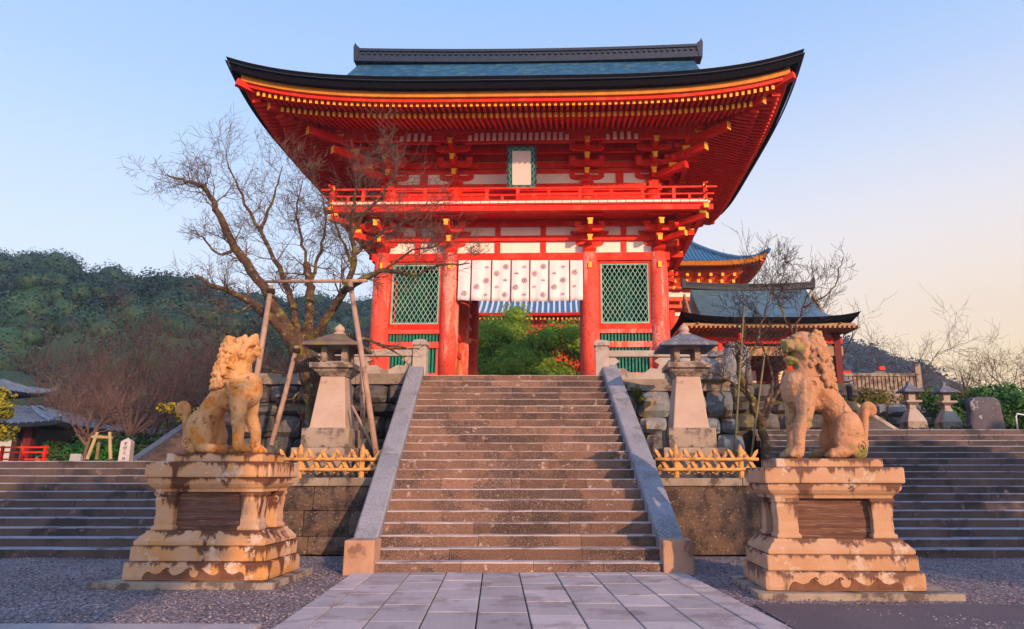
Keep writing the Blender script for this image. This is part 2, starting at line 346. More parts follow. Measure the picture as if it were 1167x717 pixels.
# pebbles lying on the gravel, nearest part
mb = MB(); rs = random.Random(3)
PXL, PXR = -3.13, 1.95
ic = [Vector(q).normalized() for q in ((0, 0, 1), (.9, 0, .3), (.28, .85, .3), (-.72, .53, .3), (-.72, -.53, .3), (.28, -.85, .3), (0, 0, -.4))]
icf = [(0, 1, 2), (0, 2, 3), (0, 3, 4), (0, 4, 5), (0, 5, 1), (6, 2, 1), (6, 3, 2), (6, 4, 3), (6, 5, 4), (6, 1, 5)]
for _ in range(17000):
    y = 6.6 + 7.2 * rs.random() ** 1.3; x = rs.uniform(-.86, .80) * (y * .95 + .5)
    if sk(PXL, y) - .03 < x < sk(PXR, y) + .05: continue
    r = rs.uniform(.006, .019); q = rs.uniform(0, 6.28); fl = rs.uniform(.5, .8); el = rs.uniform(.7, 1.3)
    c, s_ = math.cos(q) * r, math.sin(q) * r
    mb.add([(x + (p.x * c * el - p.y * s_), y + (p.x * s_ * el + p.y * c), .012 + p.z * r * fl + .02 * noise.noise(Vector((x * .8, y * .8, 3)))) for p in ic], icf)
PEB = M('pebble_stone', (.32, .25, .27), (.19, .16, .19), 9, .8, island=.7)
tag(build(mb, 'pebbles', PEB), 'loose grey and mauve pebbles strewn over the gravel yard', 'pebbles', kind='stuff')
# paved path: granite slabs with open joints
mb = MB(); rs = random.Random(5)
mb.prism([(sk(PXL, -3) , -3), (sk(PXR, -3), -3), (sk(PXR, 11.38), 11.38), (sk(PXL, 11.38), 11.38)], -.02, .018, 1, 'z')
xs = [PXL, PXL + .33]
cw = (PXR - .33 - xs[1]) / 8
xs += [xs[1] + cw * (i + 1) for i in range(8)] + [PXR]
for i in range(len(xs) - 1):
    y = -3.0 - rs.random() * .8
    while y < 11.38:
        ln = (rs.uniform(1.2, 1.7) if i in (0, len(xs) - 2) else rs.uniform(.62, .98)); y1 = min(y + ln, 11.38)
        if 11.38 - y1 < .25: y1 = 11.38
        g_ = .008; a, c = xs[i] + g_, xs[i + 1] - g_; ya, yb = y + g_, y1 - g_
        zt = .042 + rs.uniform(-.003, .003); e = .007
        if yb > -3:
            P0 = [(sk(a, ya), ya), (sk(c, ya), ya), (sk(c, yb), yb), (sk(a, yb), yb)]
            P1 = [(sk(a + e, ya), ya + e), (sk(c - e, ya), ya + e), (sk(c - e, yb), yb - e), (sk(a + e, yb), yb - e)]
            mb.add([(p[0], p[1], .0) for p in P0] + [(p[0], p[1], zt - e) for p in P0] + [(p[0], p[1], zt) for p in P1],
                   [(k, (k + 1) % 4, 4 + (k + 1) % 4, 4 + k) for k in range(4)] + [(4 + k, 4 + (k + 1) % 4, 8 + (k + 1) % 4, 8 + k) for k in range(4)] + [(8, 9, 10, 11)])
        y = y1
struct(build(mb, 'path', [SLAB, MORTAR]))
# raised ground behind the stairs
mb = MB(); mb.box(-60, -5.62, 17.35, 62, -.02, 1.80); struct(build(mb, 'lower_left_terrace', MOSS))
mb = MB(); mb.box(4.9, 70, 19.3, 70, -.02, 2.66); struct(build(mb, 'lower_right_terrace', SOIL))
mb = MB(); mb.box(-8.0, 4.3, 18.1, 70, 0, 3.87); struct(build(mb, 'upper_terrace', SOIL))
mb = MB(); mb.box(-7.0, 4.6, 19.6, 29.2, 3.875, 4.15); o = build(mb, 'gate_platform', CAPST, bevel=.02); struct(o)
mb = MB(); mb.box(sk(-3.25, 18), sk(1.7, 18), 17.8, 19.55, 3.8, 3.905); struct(build(mb, 'stair_landing', CAPST))

# ------------------------------------------------------------------ central staircase
NS = 22; RZ = .1786; TR = .289; Y0 = 11.4
st = thing('stone_staircase', 'long central flight of worn brown stone steps between sloping granite side slabs', 'staircase', (-.65, Y0, 0))
rs = random.Random(11)
XL, XR = -2.84, 1.66
for i in range(NS):
    mb = MB(); y = Y0 + i * TR; z1 = (i + 1) * RZ; z0 = max(0, z1 - RZ - .02)
    nb = rs.choice((2, 3, 3, 4)); cuts = [0] + [(k_ + rs.uniform(-.28, .28)) / nb for k_ in range(1, nb)] + [1]
    for a, b_ in zip(cuts[:-1], cuts[1:]):
        xa = XL + (XR - XL) * a + .003; xb = XL + (XR - XL) * b_ - .003; dy = rs.uniform(-.008, .008); dz = rs.uniform(-.005, .004)
        # worn, slightly uneven block
        n = max(3, int((xb - xa) / .12)); sec = [(0, z0), (0 + .004, z1 - .016), (.014, z1 - .003), (.03, z1), (TR + .06, z1), (TR + .06, z0)]
        vs = []
        for k in range(n + 1):
            x = xa + (xb - xa) * k / n
            w_ = .007 * noise.noise(Vector((x * 3, i * 3.1, 0))); w2 = .006 * noise.noise(Vector((x * 2.2, i * 5.1, 7)))
            for yy, zz in sec:
                up = zz > z0
                vs.append((sk(x, y), y + yy + dy + (w_ if yy < .05 else 0), zz + (dz + w2 if up else 0)))
        m_ = len(sec); fs = [(k * m_ + q, (k + 1) * m_ + q, (k + 1) * m_ + (q + 1) % m_, k * m_ + (q + 1) % m_) for k in range(n) for q in range(m_)]
        b0 = len(mb.f)
        mb.add(vs, fs)
        for q_ in range(len(fs)):
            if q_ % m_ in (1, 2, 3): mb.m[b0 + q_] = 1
        mb.add([vs[q] for q in range(m_)] + [vs[n * m_ + q] for q in range(m_)], [tuple(range(m_ - 1, -1, -1)), tuple(range(m_, 2 * m_))])
    build(mb, 'step', [STEPM, TREAD], st)
for s_ in (-1, 1):
    xi, xo = (XL, XL - .40) if s_ < 0 else (XR, XR + .40)
    x0, x1 = min(xi, xo), max(xi, xo)
    ys, zs, ye, ze = Y0 + .30, .50, Y0 + NS * TR + .02, NS * RZ + .34
    mb = MB(); seg = 4
    for k in range(seg):
        ya = ys + (ye - ys) * k / seg + .003; yb = ys + (ye - ys) * (k + 1) / seg - .003
        za = zs + (ze - zs) * (ya - ys) / (ye - ys); zb_ = zs + (ze - zs) * (yb - ys) / (ye - ys)
        vs = []
        for yy, zz in ((ya, za), (yb, zb_)):
            for xx, dz in ((x0, -1.0), (x1, -1.0), (x1, -.03), (x1 - .03, 0), (x0 + .03, 0), (x0, -.03)): vs.append((sk(xx, yy), yy, max(zz + dz, 0)))
        mb.add(vs, [(q, (q + 1) % 6, 6 + (q + 1) % 6, 6 + q) for q in range(6)] + [(5, 4, 3, 2, 1, 0), (6, 7, 8, 9, 10, 11)])
    build(mb, 'side_slab', GRAN, st)
    mb = MB(); mb.cham(sk(x0, Y0) - .035, sk(x1, Y0) + .035, Y0 - .10, Y0 + .34, -.02, .515, .025); build(mb, 'end_block', POSTG, st)
# ------------------------------------------------------------------ side stairs
def side_stairs(x0, x1, y0, n, label, rz=.165, tr=.335, seed=1):
    t_ = thing('stone_staircase', label, 'staircase', ((x0 + x1) / 2, y0, 0)); r_ = random.Random(seed)
    for i in range(n):
        mb = MB(); y = y0 + i * tr; z1 = (i + 1) * rz; x = x0
        while x < x1 - .05:
            xb = min(x + r_.uniform(1.3, 2.6), x1); dz = r_.uniform(-.004, .004); dy = r_.uniform(-.006, .006)
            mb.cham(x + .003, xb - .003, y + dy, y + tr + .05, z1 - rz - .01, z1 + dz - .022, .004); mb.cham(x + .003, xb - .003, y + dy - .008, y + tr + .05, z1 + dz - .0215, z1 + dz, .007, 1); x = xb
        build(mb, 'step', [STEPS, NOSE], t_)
    return t_
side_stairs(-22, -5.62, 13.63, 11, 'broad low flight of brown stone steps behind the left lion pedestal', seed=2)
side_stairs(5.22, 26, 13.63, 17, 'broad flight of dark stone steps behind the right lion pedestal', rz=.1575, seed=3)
# ------------------------------------------------------------------ masonry
def masonry(mb, x0, x1, z0, z1, y, rowh, wmin, wmax, seed, depth=.35, batter=0.0, rough=.05, joint=.014, slantl=0, slantr=0, rnd_=.14, jj=.8):
    """courses of irregular rounded stones; wall face at y (leaning back by batter per metre)"""
    r_ = random.Random(seed)
    nr = max(1, round((z1 - z0) / rowh)); hs = [r_.uniform(.7, 1.35) for _ in range(nr)]; S = sum(hs); zz = [z0]
    for h in hs: zz.append(zz[-1] + h * (z1 - z0) / S)
    for i in range(nr):
        za, zb_ = zz[i], zz[i + 1]; f0 = (z1 - (za + zb_) / 2)
        xa = x0 - slantl * f0; xe = x1 + slantr * f0; x = xa
        while x < xe - .02:
            wd = r_.uniform(wmin, wmax); xb = x + wd
            if xe - xb < wmin * .6: xb = xe
            nx, nz = 5, 4; vs = []; pr = r_.uniform(0, rough); sd = r_.random() * 50
            j = [r_.uniform(-.10, .10) * min(wd, zb_ - za) for _ in range(8)]
            cs = [(x + joint, za + joint), (xb - joint, za + joint), (xb - joint, zb_ - joint), (x + joint, zb_ - joint)]
            cs = [(c[0] + j[q] * jj, c[1] + j[q + 4] * jj) for q, c in enumerate(cs)]
            for b_ in range(nz + 1):
                v = b_ / nz
                for a in range(nx + 1):
                    u = a / nx
                    px = (cs[0][0] * (1 - u) + cs[1][0] * u) * (1 - v) + (cs[3][0] * (1 - u) + cs[2][0] * u) * v
                    pz = (cs[0][1] * (1 - u) + cs[1][1] * u) * (1 - v) + (cs[3][1] * (1 - u) + cs[2][1] * u) * v
                    eu = 1 - abs(2 * u - 1) ** 5; ev = 1 - abs(2 * v - 1) ** 4; ed = eu * ev; fl_ = min(1, rough / .03)
                    cx_ = (x + xb) / 2; cz_ = (za + zb_) / 2; rr = rnd_ * (abs(2 * u - 1) * abs(2 * v - 1)) ** 2
                    px += (cx_ - px) * rr; pz += (cz_ - pz) * rr
                    nn = noise.noise(Vector((px * 3.2, pz * 3.2, sd)))
                    yy = y + (pz - z0) * batter - pr - ed * (.05 * fl_ + rough * .6) - nn * rough * .8 * ed + (.07 * fl_ if ed < .02 else 0)
                    vs.append((px, yy, pz))
            W_ = nx + 1
            fs = [(q * W_ + p, q * W_ + p + 1, (q + 1) * W_ + p + 1, (q + 1) * W_ + p) for q in range(nz) for p in range(nx)]
            bd = [p for p in range(W_)] + [q * W_ + nx for q in range(1, nz + 1)] + [nz * W_ + p for p in range(nx - 1, -1, -1)] + [q * W_ for q in range(nz - 1, 0, -1)]
            base = len(vs)
            vs += [(vs[q][0], y + depth + (vs[q][2] - z0) * batter, vs[q][2]) for q in bd]
            nb = len(bd); fs += [(bd[k], base + k, base + (k + 1) % nb, bd[(k + 1) % nb]) for k in range(nb)]
            mb.add(vs, fs); x = xb
def capstones(mb, x0, x1, y0, y1, z0, z1, seed, ln=(1.0, 1.8)):
    r_ = random.Random(seed); x = x0
    while x < x1 - .02:
        xb = min(x + r_.uniform(*ln), x1)
        if x1 - xb < .3: xb = x1
        mb.cham(x + .004, xb - .004, y0 + r_.uniform(-.01, .01), y1, z0, z1 + r_.uniform(-.006, .006), .015); x = xb
def wall_thing(label, x0, x1, y, z0, z1, rowh, wm, mat, seed, capz, back, **k):
    t_ = thing('retaining_wall', label, 'wall', ((x0 + x1) / 2, y, z0))
    mb = MB(); masonry(mb, x0, x1, z0, z1, y, rowh, wm[0], wm[1], seed, **k); build(mb, 'stonework', mat, t_)
    mb = MB(); bt = k.get('batter', 0) * (z1 - z0)
    mb.prism([(y + .12, z0), (back, z0), (back, z1), (y + .12 + bt, z1)], x0 + .03, x1 - .03, 0, 'x'); build(mb, 'backing', MORTAR, t_)
    mb = MB(); capstones(mb, x0, x1, y - .03 + bt, back, z1 + .004, capz, seed); build(mb, 'cap_stones', CAPST, t_)
    return t_
wall_thing('low stained stone wall left of the central steps, under the fence', -5.6, -3.42, 14.15, 0, 1.28, .42, (.6, 1.0), WALLS, 21, 1.44, 17.55, rough=.008, rnd_=.02, jj=.15, joint=.004)
wall_thing('low stained stone wall right of the central steps, under the fence', 1.86, 5.2, 14.15, 0, 1.28, 1.28, (2.0, 2.6), WALLS, 22, 1.44, 17.55, rough=.003, rnd_=.0, jj=.0, joint=.002)
wall_thing('tall dark boulder wall behind the left lantern', -7.9, -3.72, 17.55, 1.3, 3.72, .5, (.45, .95), BOULDK, 23, 4.0, 18.1, rough=.12, batter=.05)
wall_thing('tall blue grey boulder wall behind the right lantern', 1.40, 4.35, 17.55, 1.3, 3.55, .52, (.5, .95), BOULD, 24, 3.86, 18.1, rough=.12, batter=.05, slantr=.22)

# ------------------------------------------------------------------ stone railings at the top
def post(cx, cy, z0, z1, label_root, w=.17):
    mb = MB(); mb.cham(cx - w, cx + w, cy - w, cy + w, z0, z1 - .22, .015)
    mb.stack(cx, cy, [(w * .85, w * .85, z1 - .222), (w * .85, w * .85, z1 - .19), (w * 1.12, w * 1.12, z1 - .17), (w * 1.12, w * 1.12, z1 - .09), (w * .9, w * .9, z1 - .04), (w * .3, w * .3, z1)])
    return build(mb, 'post', PALE, label_root)
def railing(label, xa, xb, y, z0, zt, px, end=None):
    t_ = thing('stone_railing', label, 'railing', ((xa + xb) / 2, y, z0))
    post(px, y, z0 - .08, zt + .28, t_)
    if end: post(end, y, z0, zt + .02, t_)
    mb = MB(); mb.cham(xa, xb, y - .09, y + .09, zt - .17, zt, .03); build(mb, 'top_rail', PALE, t_)
    mb = MB(); h = zt - .17 - z0
    n = max(1, round((xb - xa) / 1.75)); wd = (xb - xa) / n
    for k in range(n):
        a = xa + wd * k; b_ = a + wd
        # panel with a cusped opening: bottom band and two curled corners
        pts = [(a, z0), (b_, z0), (b_, z0 + h * .97), (b_ - .18, z0 + h * .97), (b_ - .30, z0 + h * .80), (b_ - .17, z0 + h * .66), (b_ - .22, z0 + h * .46), (b_ - .40, z0 + h * .50), (b_ - .52, z0 + h * .33), (b_ - .66, z0 + h * .22),
               (a + .66, z0 + h * .22), (a + .52, z0 + h * .33), (a + .40, z0 + h * .50), (a + .22, z0 + h * .46), (a + .17, z0 + h * .66), (a + .30, z0 + h * .80), (a + .18, z0 + h * .97), (a, z0 + h * .97)]
        m_ = len(pts)
        vs = [(p[0], y - .06, p[1]) for p in pts] + [(p[0], y + .06, p[1]) for p in pts]
        half = [(0, 1, 8, 9, 10, 17 - 6, 17), ]
        mb.add(vs, [(0, 1, 9, 10), (1, 2, 3, 4, 5, 6, 7, 8, 9), (0, 10, 11, 12, 13, 14, 15, 16, 17)] + [(m_ + 10, m_ + 9, m_ + 1, m_), tuple(m_ + q for q in (9, 8, 7, 6, 5, 4, 3, 2, 1)), tuple(m_ + q for q in (17, 16, 15, 14, 13, 12, 11, 10, 0))] + [(q, m_ + q, m_ + (q + 1) % m_, (q + 1) % m_) for q in range(m_)])
    build(mb, 'pierced_panel', PALE, t_)
    return t_
railing('pale stone railing with pierced panel above the left boulder wall', -6.35, -3.68, 17.78, 4.0, 4.62, -3.50, -6.4)
railing('pale stone railing with pierced panel above the right boulder wall', 1.30, 4.25, 17.78, 3.86, 4.60, 1.14)

# ------------------------------------------------------------------ lion pedestals and lions
def pedestal(label, loc, rz, mat, sc_, dxs):
    t_ = thing('statue_pedestal', label, 'pedestal', loc, rz)
    X, Y, Z = loc
    def B(hx, hy, z0, z1, c, name, m_=mat, dx=0):
        mb = MB(); mb.cham(X + dx - hx, X + dx + hx, Y - hy, Y + hy, Z + z0, Z + z1, c); return build(mb, name, m_, t_)
    B(1.25, .78, -.03, .085, .012, 'base_slab', LANTB, dxs)
    pl = B(1.0, .63, .085, .33, .055, 'carved_plinth')
    # carved cloud scroll: flat dark relief band along the plinth's lower edge
    mb = MB()
    prof = [(.0, .03), (.03, .035), (.055, .06), (.07, .11), (.09, .145), (.12, .135), (.15, .10), (.21, .07), (.27, .055), (.32, .075), (.36, .12), (.40, .145), (.43, .13), (.46, .09), (.53, .07), (.58, .085), (.62, .105), (.66, .095), (.69, .06), (.70, .03)]
    for s in (-1, 1):
        n_ = len(prof); fr = [(X + s * p[0], Y - .637, .105 + p[1]) for p in prof] + [(X + s * p[0], Y - .637, .108) for p in prof]; bk = [(p[0], Y - .60, p[2]) for p in fr]
        mb.add(fr + bk, [(q, n_ + q, n_ + q + 1, q + 1) for q in range(n_ - 1)] + [(q, q + 1, 2 * n_ + q + 1, 2 * n_ + q) for q in range(n_ - 1)])
        for cx_ in (.065, .375):
            cv = [(X + s * (cx_ - .028 * (1 - q / 20) * math.cos(q * .33)), Y - .636, .235 + .026 * (1 - q / 20) * math.sin(q * .33)) for q in range(15)]
            mb.tube(cv, [.010] * 15, 6)
    build(mb, 'cloud_carving', STAIN, pl)
    B(.945, .585, .334, .535, .02, 'lower_block')
    mb = MB(); mb.stack(X, Y, [(.90, .56, .539), (.92, .57, .552), (.92, .57, .60), (.89, .55, .625), (.86, .52, .67), (.82, .49, .70), (.81, .48, .735)]); build(mb, 'sloping_moulding', mat, t_)
    mb = MB(); mb.box(X - .58, X + .58, Y - .34, Y + .34, .735, 1.262); build(mb, 'inset_panel', PANEL, t_)
    for sx in (-1, 1):
        for sy in (-1, 1):
            cx, cy = X + sx * .61, Y + sy * .31; mb = MB()
            prof = [(.155, .735), (.158, .755), (.158, .785), (.13, .80), (.135, .86), (.128, .96), (.135, 1.06), (.145, 1.15), (.135, 1.19), (.16, 1.215), (.16, 1.262)]
            mb.stack(cx, cy, [(a, a, z) for a, z in prof]); o = build(mb, 'corner_post', mat, t_, bevel=.012)
    mb = MB(); mb.stack(X, Y, [(.76, .44, 1.262), (.77, .45, 1.30), (.81, .48, 1.33), (.85, .51, 1.375), (.865, .52, 1.43), (.855, .515, 1.458)]); build(mb, 'cornice', mat, t_)
    B(.90, .56, 1.461, 1.68, .03, 'cap_slab')
    o = B(.70, .40, 1.683, 1.80, .015, 'top_slab')
    if sc_ != 1: t_.scale = (1, 1, sc_)
    return t_
pL = pedestal('golden brown streaked stone pedestal left of the central steps, carrying a lion', (-4.95, 10.75, 0), R(-.6), SANDL, 1.0, -.10)
pR = pedestal('pink weathered stone pedestal right of the central steps, carrying a lion', (3.62, 9.9, 0), R(-1.8), SANDR, .95, .12)
# inscription strokes on the end of the left cap slab
mb = MB()
for k, (dy, h0, h1) in enumerate(((-.46, 1.50, 1.66), (-.30, 1.54, 1.65), (-.22, 1.54, 1.66), (-.06, 1.53, 1.65), (.0, 1.56, 1.65), (.06, 1.53, 1.65), (.22, 1.55, 1.63), (.3, 1.54, 1.65))):
    mb.box(-4.95 + .8985, -4.95 + .904, 10.75 + dy - .007, 10.75 + dy + .007, h0, h1)
build(mb, 'incised_characters', STAIN, pL)

def lion(label, loc, rz, mat, mirror, up, seed, scl=1.0, fore=1.0):
    t_ = thing('guardian_lion_statue', label, 'statue', (0, 0, 0), 0)
    mb = MB()
    def chain(pts, sy=1.0, n=12):
        for a, b_ in zip(pts[:-1], pts[1:]):
            a4 = np.array(a, float); b4 = np.array(b_, float); d = np.linalg.norm(b4[:3] - a4[:3]); k = max(2, int(d / (min(a4[3], b4[3]) * .3)))
            for q in range(k + 1):
                p = a4 + (b4 - a4) * q / k; mb.ball(p[:3], p[3], n, 0, (1, sy, 1))
    E_ = lambda c, r, sq: mb.ball(c, r, 14, 0, sq)
    # trunk: haunches up to shoulders and chest
    chain([(-.42, 0, .32, .24), (-.37, 0, .54, .205), (-.22, 0, .76, .19), (.0, 0, .96, .22), (.16, 0, 1.03, .245)], 1.12)
    chain([(.20, 0, .98, .24), (.31, 0, .93, .21)], 1.05)          # breast
    E_((.33, 0, .95), .225, (1, 1.15, 1.2)); chain([(.30, 0, .86, .20), (.20, 0, .82, .18), (.0, 0, .80, .16)])
    # neck
    chain([(.10, 0, 1.10, .22), (.13, 0, 1.30, .20), (.15, 0, 1.42, .18)])
    chain([(.04, 0, 1.50, .16), (-.02, 0, 1.30, .20), (-.10, 0, 1.08, .20), (-.16, 0, .95, .19)])      # mass of the mane
    # haunches and hind legs
    for s in (-1, 1):
        E_((-.38, s * .20, .34), .235, (.95, .62, 1.3)); E_((-.29, s * .23, .26), .155, (1.15, .7, 1.25))
        chain([(-.34, s * .25, .20, .11), (-.26, s * .26, .10, .085), (-.12, s * .26, .075, .075)])
        E_((-.09, s * .26, .07), .088, (1.25, 1.0, .85)); 
        for k in (-1, 0, 1): E_((-.005, s * .26 + k * .055, .05), .044, (1.2, .9, 1))
        chain([(-.52, s * .16, .12, .12), (-.42, s * .22, .10, .11)])
        # front legs
        fx = .35 if s < 0 else .44
        chain([(.25, s * .16, .94, .17), (.28, s * .18, .76, .15), (.31, s * .19, .56, .12), (fx - .02, s * .19, .34, .092), (fx, s * .19, .14, .09)], 1.05)
        E_((fx + .05, s * .19, .075), .105, (1.15, 1.05, .75))
        for k in (-1.5, -.5, .5, 1.5): E_((fx + .145, s * .19 + k * .05, .055), .040, (1.25, .85, 1.05))
        E_((.20, s * .20, .93), .15, (1, .75, 1.1))
        # little curls down the back of the foreleg
        for k in range(6): E_((.235 + .010 * k, s * (.315 - .006 * k), .88 - .088 * k), .040, (1, .6, 1)); E_((.265 + .010 * k, s * (.31 - .005 * k), .85 - .088 * k), .026, (1, .7, 1))
    body_pts = len(mb.v)
    # head, built level then tilted up about the neck
    hm = MB(); H = lambda c, r, sq=(1, 1, 1): hm.ball(c, r, 14, 0, sq)
    H((-.02, 0, .05), .185, (1.05, 1.05, 1.0)); H((.03, 0, .12), .14, (1, 1.15, .8))
    H((.15, 0, .045), .115, (1.1, 1.25, .80)); H((.235, 0, .035), .095, (.85, 1.3, .85)); H((.245, 0, .075), .07, (1, 1.2, .7)); H((.305, 0, .080), .045, (.8, 1.35, .85))   # blunt muzzle and broad nose
    op = .050 if not up else .015
    H((.13, 0, -.10 - op), .095, (1.3, 1.15, .5)); H((.225, 0, -.085 - op), .068, (1, 1.4, .6)); H((.04, 0, -.09), .13, (1, 1.1, .8)); H((.20, 0, -.13 - op), .045, (1, 1.3, .9))   # lower jaw and chin
    for s in (-1, 1):
        H((.135, s * .095, .135), .052, (1.3, .9, .62)); H((.175, s * .075, .150), .035, (1.2, 1, .7)); H((.165, s * .105, .088), .032)                                     # brow ridge, eyeball
        H((-.05, s * .185, .12), .065, (.9, .5, 1.2)); H((.275, s * .065, .072), .034)                                          # ear, nostril wing
        H((.20, s * .10, -.005), .038, (1.5, .8, .9)); H((.12, s * .135, -.01), .06, (1.1, .7, 1.0)); H((.05, s * .15, -.07), .07, (1, .7, 1.1))     # lips and jowl
        H((.265, s * .055, -.035), .020, (.8, .8, 1.8)); H((.22, s * .08, -.03), .016, (.8, .8, 1.4))                                     # teeth
    th = R(36 if up else 4); c0 = Vector((.15, 0, 1.50)); Tm = Matrix.Translation(c0) @ Matrix.Rotation(-th, 4, 'Y') @ Matrix.Scale(1.12, 4)
    yaw = Matrix.Rotation(0, 4, 'Z')
    mb.T = Tm @ yaw; mb.add(hm.v, hm.f); mb.T = None
    # tail
    # mane as separate curls
    mn = MB(); r_ = random.Random(seed)
    def curl(x, y, z, rc):
        mn.ball((x, y, z), rc, 8, 0, (1, 1, 1)); q = r_.uniform(0, 6.28)
        for w_ in range(3): mn.ball((x - rc * .55 * math.cos(q + 2 * w_), y * (1 + .35 * rc) + rc * .35 * (1 if y > 0 else -1), z + rc * .6 * math.sin(q + 2 * w_)), rc * .5, 6)
    hz_ = .0 if up else 0.0
    for row in range(9):                                                    # rows of round curls from the crown to the shoulders
        f_ = row / 8; cz = 1.70 - .72 * f_; cx = (.04 if up else .06) - .10 * f_; rr = .175 + .065 * math.sin(min(1, f_ * 1.3) * 1.57)
        n_c = 9 + (row > 2)
        for k in range(n_c):
            ang = (-1 + 2 * (k + .5 * (row % 2)) / n_c) * 1.75; curl(cx - math.cos(ang) * rr + r_.uniform(-.01, .01), math.sin(ang) * rr * 1.05, cz + r_.uniform(-.018, .018), r_.uniform(.046, .060))
    for row in range(3):
        for s in (-1, 1):
            for k in range(3): curl(.10 - .05 * k + .02 * row, s * (.195 + .01 * k), 1.50 - .12 * row + .03 * k, .044)       # cheek curls
    # bake
    def bake(mbx, vox, sm, amp):
        me = bpy.data.meshes.new('tmp'); me.from_pydata(mbx.v, [], mbx.f); me.update()
        o = bpy.data.objects.new('tmp', me); col.objects.link(o)
        rm = o.modifiers.new('r', 'REMESH'); rm.mode = 'VOXEL'; rm.voxel_size = vox; rm.use_smooth_shade = True
        s2 = o.modifiers.new('s', 'SMOOTH'); s2.factor = .6; s2.iterations = sm
        dg = bpy.context.evaluated_depsgraph_get(); m2 = bpy.data.meshes.new_from_object(o.evaluated_get(dg))
        bpy.data.objects.remove(o); 
        r = MB(); r.v = [v.co[:] for v in m2.vertices]; r.f = [tuple(p.vertices) for p in m2.polygons]
        v = np.array(r.v)
        nr = np.zeros(len(v) * 3, np.float32); m2.vertices.foreach_get('normal', nr); nr = nr.reshape(-1, 3)
        dsp = np.array([noise.noise(Vector(p) * 9) * .5 + noise.noise(Vector(p) * 18) * .5 + noise.noise(Vector(p) * 45) * .25 for p in r.v]) * amp
        v = v + nr * dsp[:, None]; r.v = v.tolist(); r.m = [0] * len(r.f); return r
    body = bake(mb, .0125, 3, .014); build(body, 'body', mat, t_, smooth=True)
    mane = bake(mn, .0105, 1, .004); build(mane, 'mane', mat, t_, smooth=True)
    tl = MB(); pts = []
    for k in range(22):
        a = k / 21
        if a < .6: pts.append((-.66 - .10 * math.sin(a / .6 * 1.5), 0, .08 + .55 * a / .6))
        else:
            q = (a - .6) / .4 * 4.4; rr = .085 * (1 - (a - .6) * 1.1); pts.append((-.845 + rr * math.cos(q), 0, .66 + rr * math.sin(q)))
    for i, p in enumerate(pts):
        if i < len(pts) - 1:
            for u in (0, .5): tl.ball([p[j] + (pts[i + 1][j] - p[j]) * u for j in range(3)], .062 if i > 3 else .08, 10, 0, (1, 1.15, 1))
    for k in range(9): tl.ball((-.62 - .03 * math.sin(k), .05 * math.cos(k * 2.1), .06 + .03 * k), .06, 8)
    tail = bake(tl, .015, 3, .005); build(tail, 'tail', mat, t_, smooth=True)
    # chest cord
    cd = MB(); pts = []; 
    for k in range(25):
        a = 2 * math.pi * k / 24; pts.append((.135 + .262 * math.cos(a), .25 * math.sin(a), 1.10 - .03 * math.cos(a)))
    cd.tube(pts, .018, 6)
    for k in range(-4, 5): cd.ball((.14 + .272 * math.cos(k * .27), .262 * math.sin(k * .27), 1.07), .024, 8)
    build(cd, 'chest_cord', mat, t_, smooth=True)
    # spiral on the shoulder
    for s in (-1, 1):
        sp_ = MB(); pts = []
        for k in range(26):
            a = k / 25 * 9.5; rr = .075 * (1 - k / 30); pts.append((.19 + rr * math.cos(a), s * (.318 - .25 * rr), .97 + rr * math.sin(a)))
        sp_.tube(pts, [.014] * 26, 6); build(sp_, 'shoulder_spiral', mat, t_, smooth=True)
        sp_ = MB(); pts = []
        for k in range(26):
            a = k / 25 * 9.5; rr = .10 * (1 - k / 30); pts.append((-.48 + rr * math.cos(a), s * (.335 - .3 * rr), .16 + rr * math.sin(a)))
        sp_.tube(pts, [.016] * 26, 6); build(sp_, 'haunch_spiral', mat, t_, smooth=True)
    eb = MB()
    for s in (-1, 1):
        p = Tm @ Vector((.185, s * .088, .095)); eb.ball(p, .017, 8)
    build(eb, 'eyes', STAIN, t_, smooth=True)
    t_.location = loc; t_.rotation_euler = (0, 0, rz + (math.pi if mirror else 0)); t_.scale = (scl * fore, scl, scl)
    return t_
lion('golden seated stone lion with head thrown back, on the left pedestal', (-5.02, 10.78, 1.80), R(-3), LIONL, False, True, 4, 1.02, .84)
lion('greenish seated stone lion with level open mouth, on the right pedestal', (3.66, 9.93, 1.80 * .95), R(5), LIONR, True, False, 5, 1.02, .88)

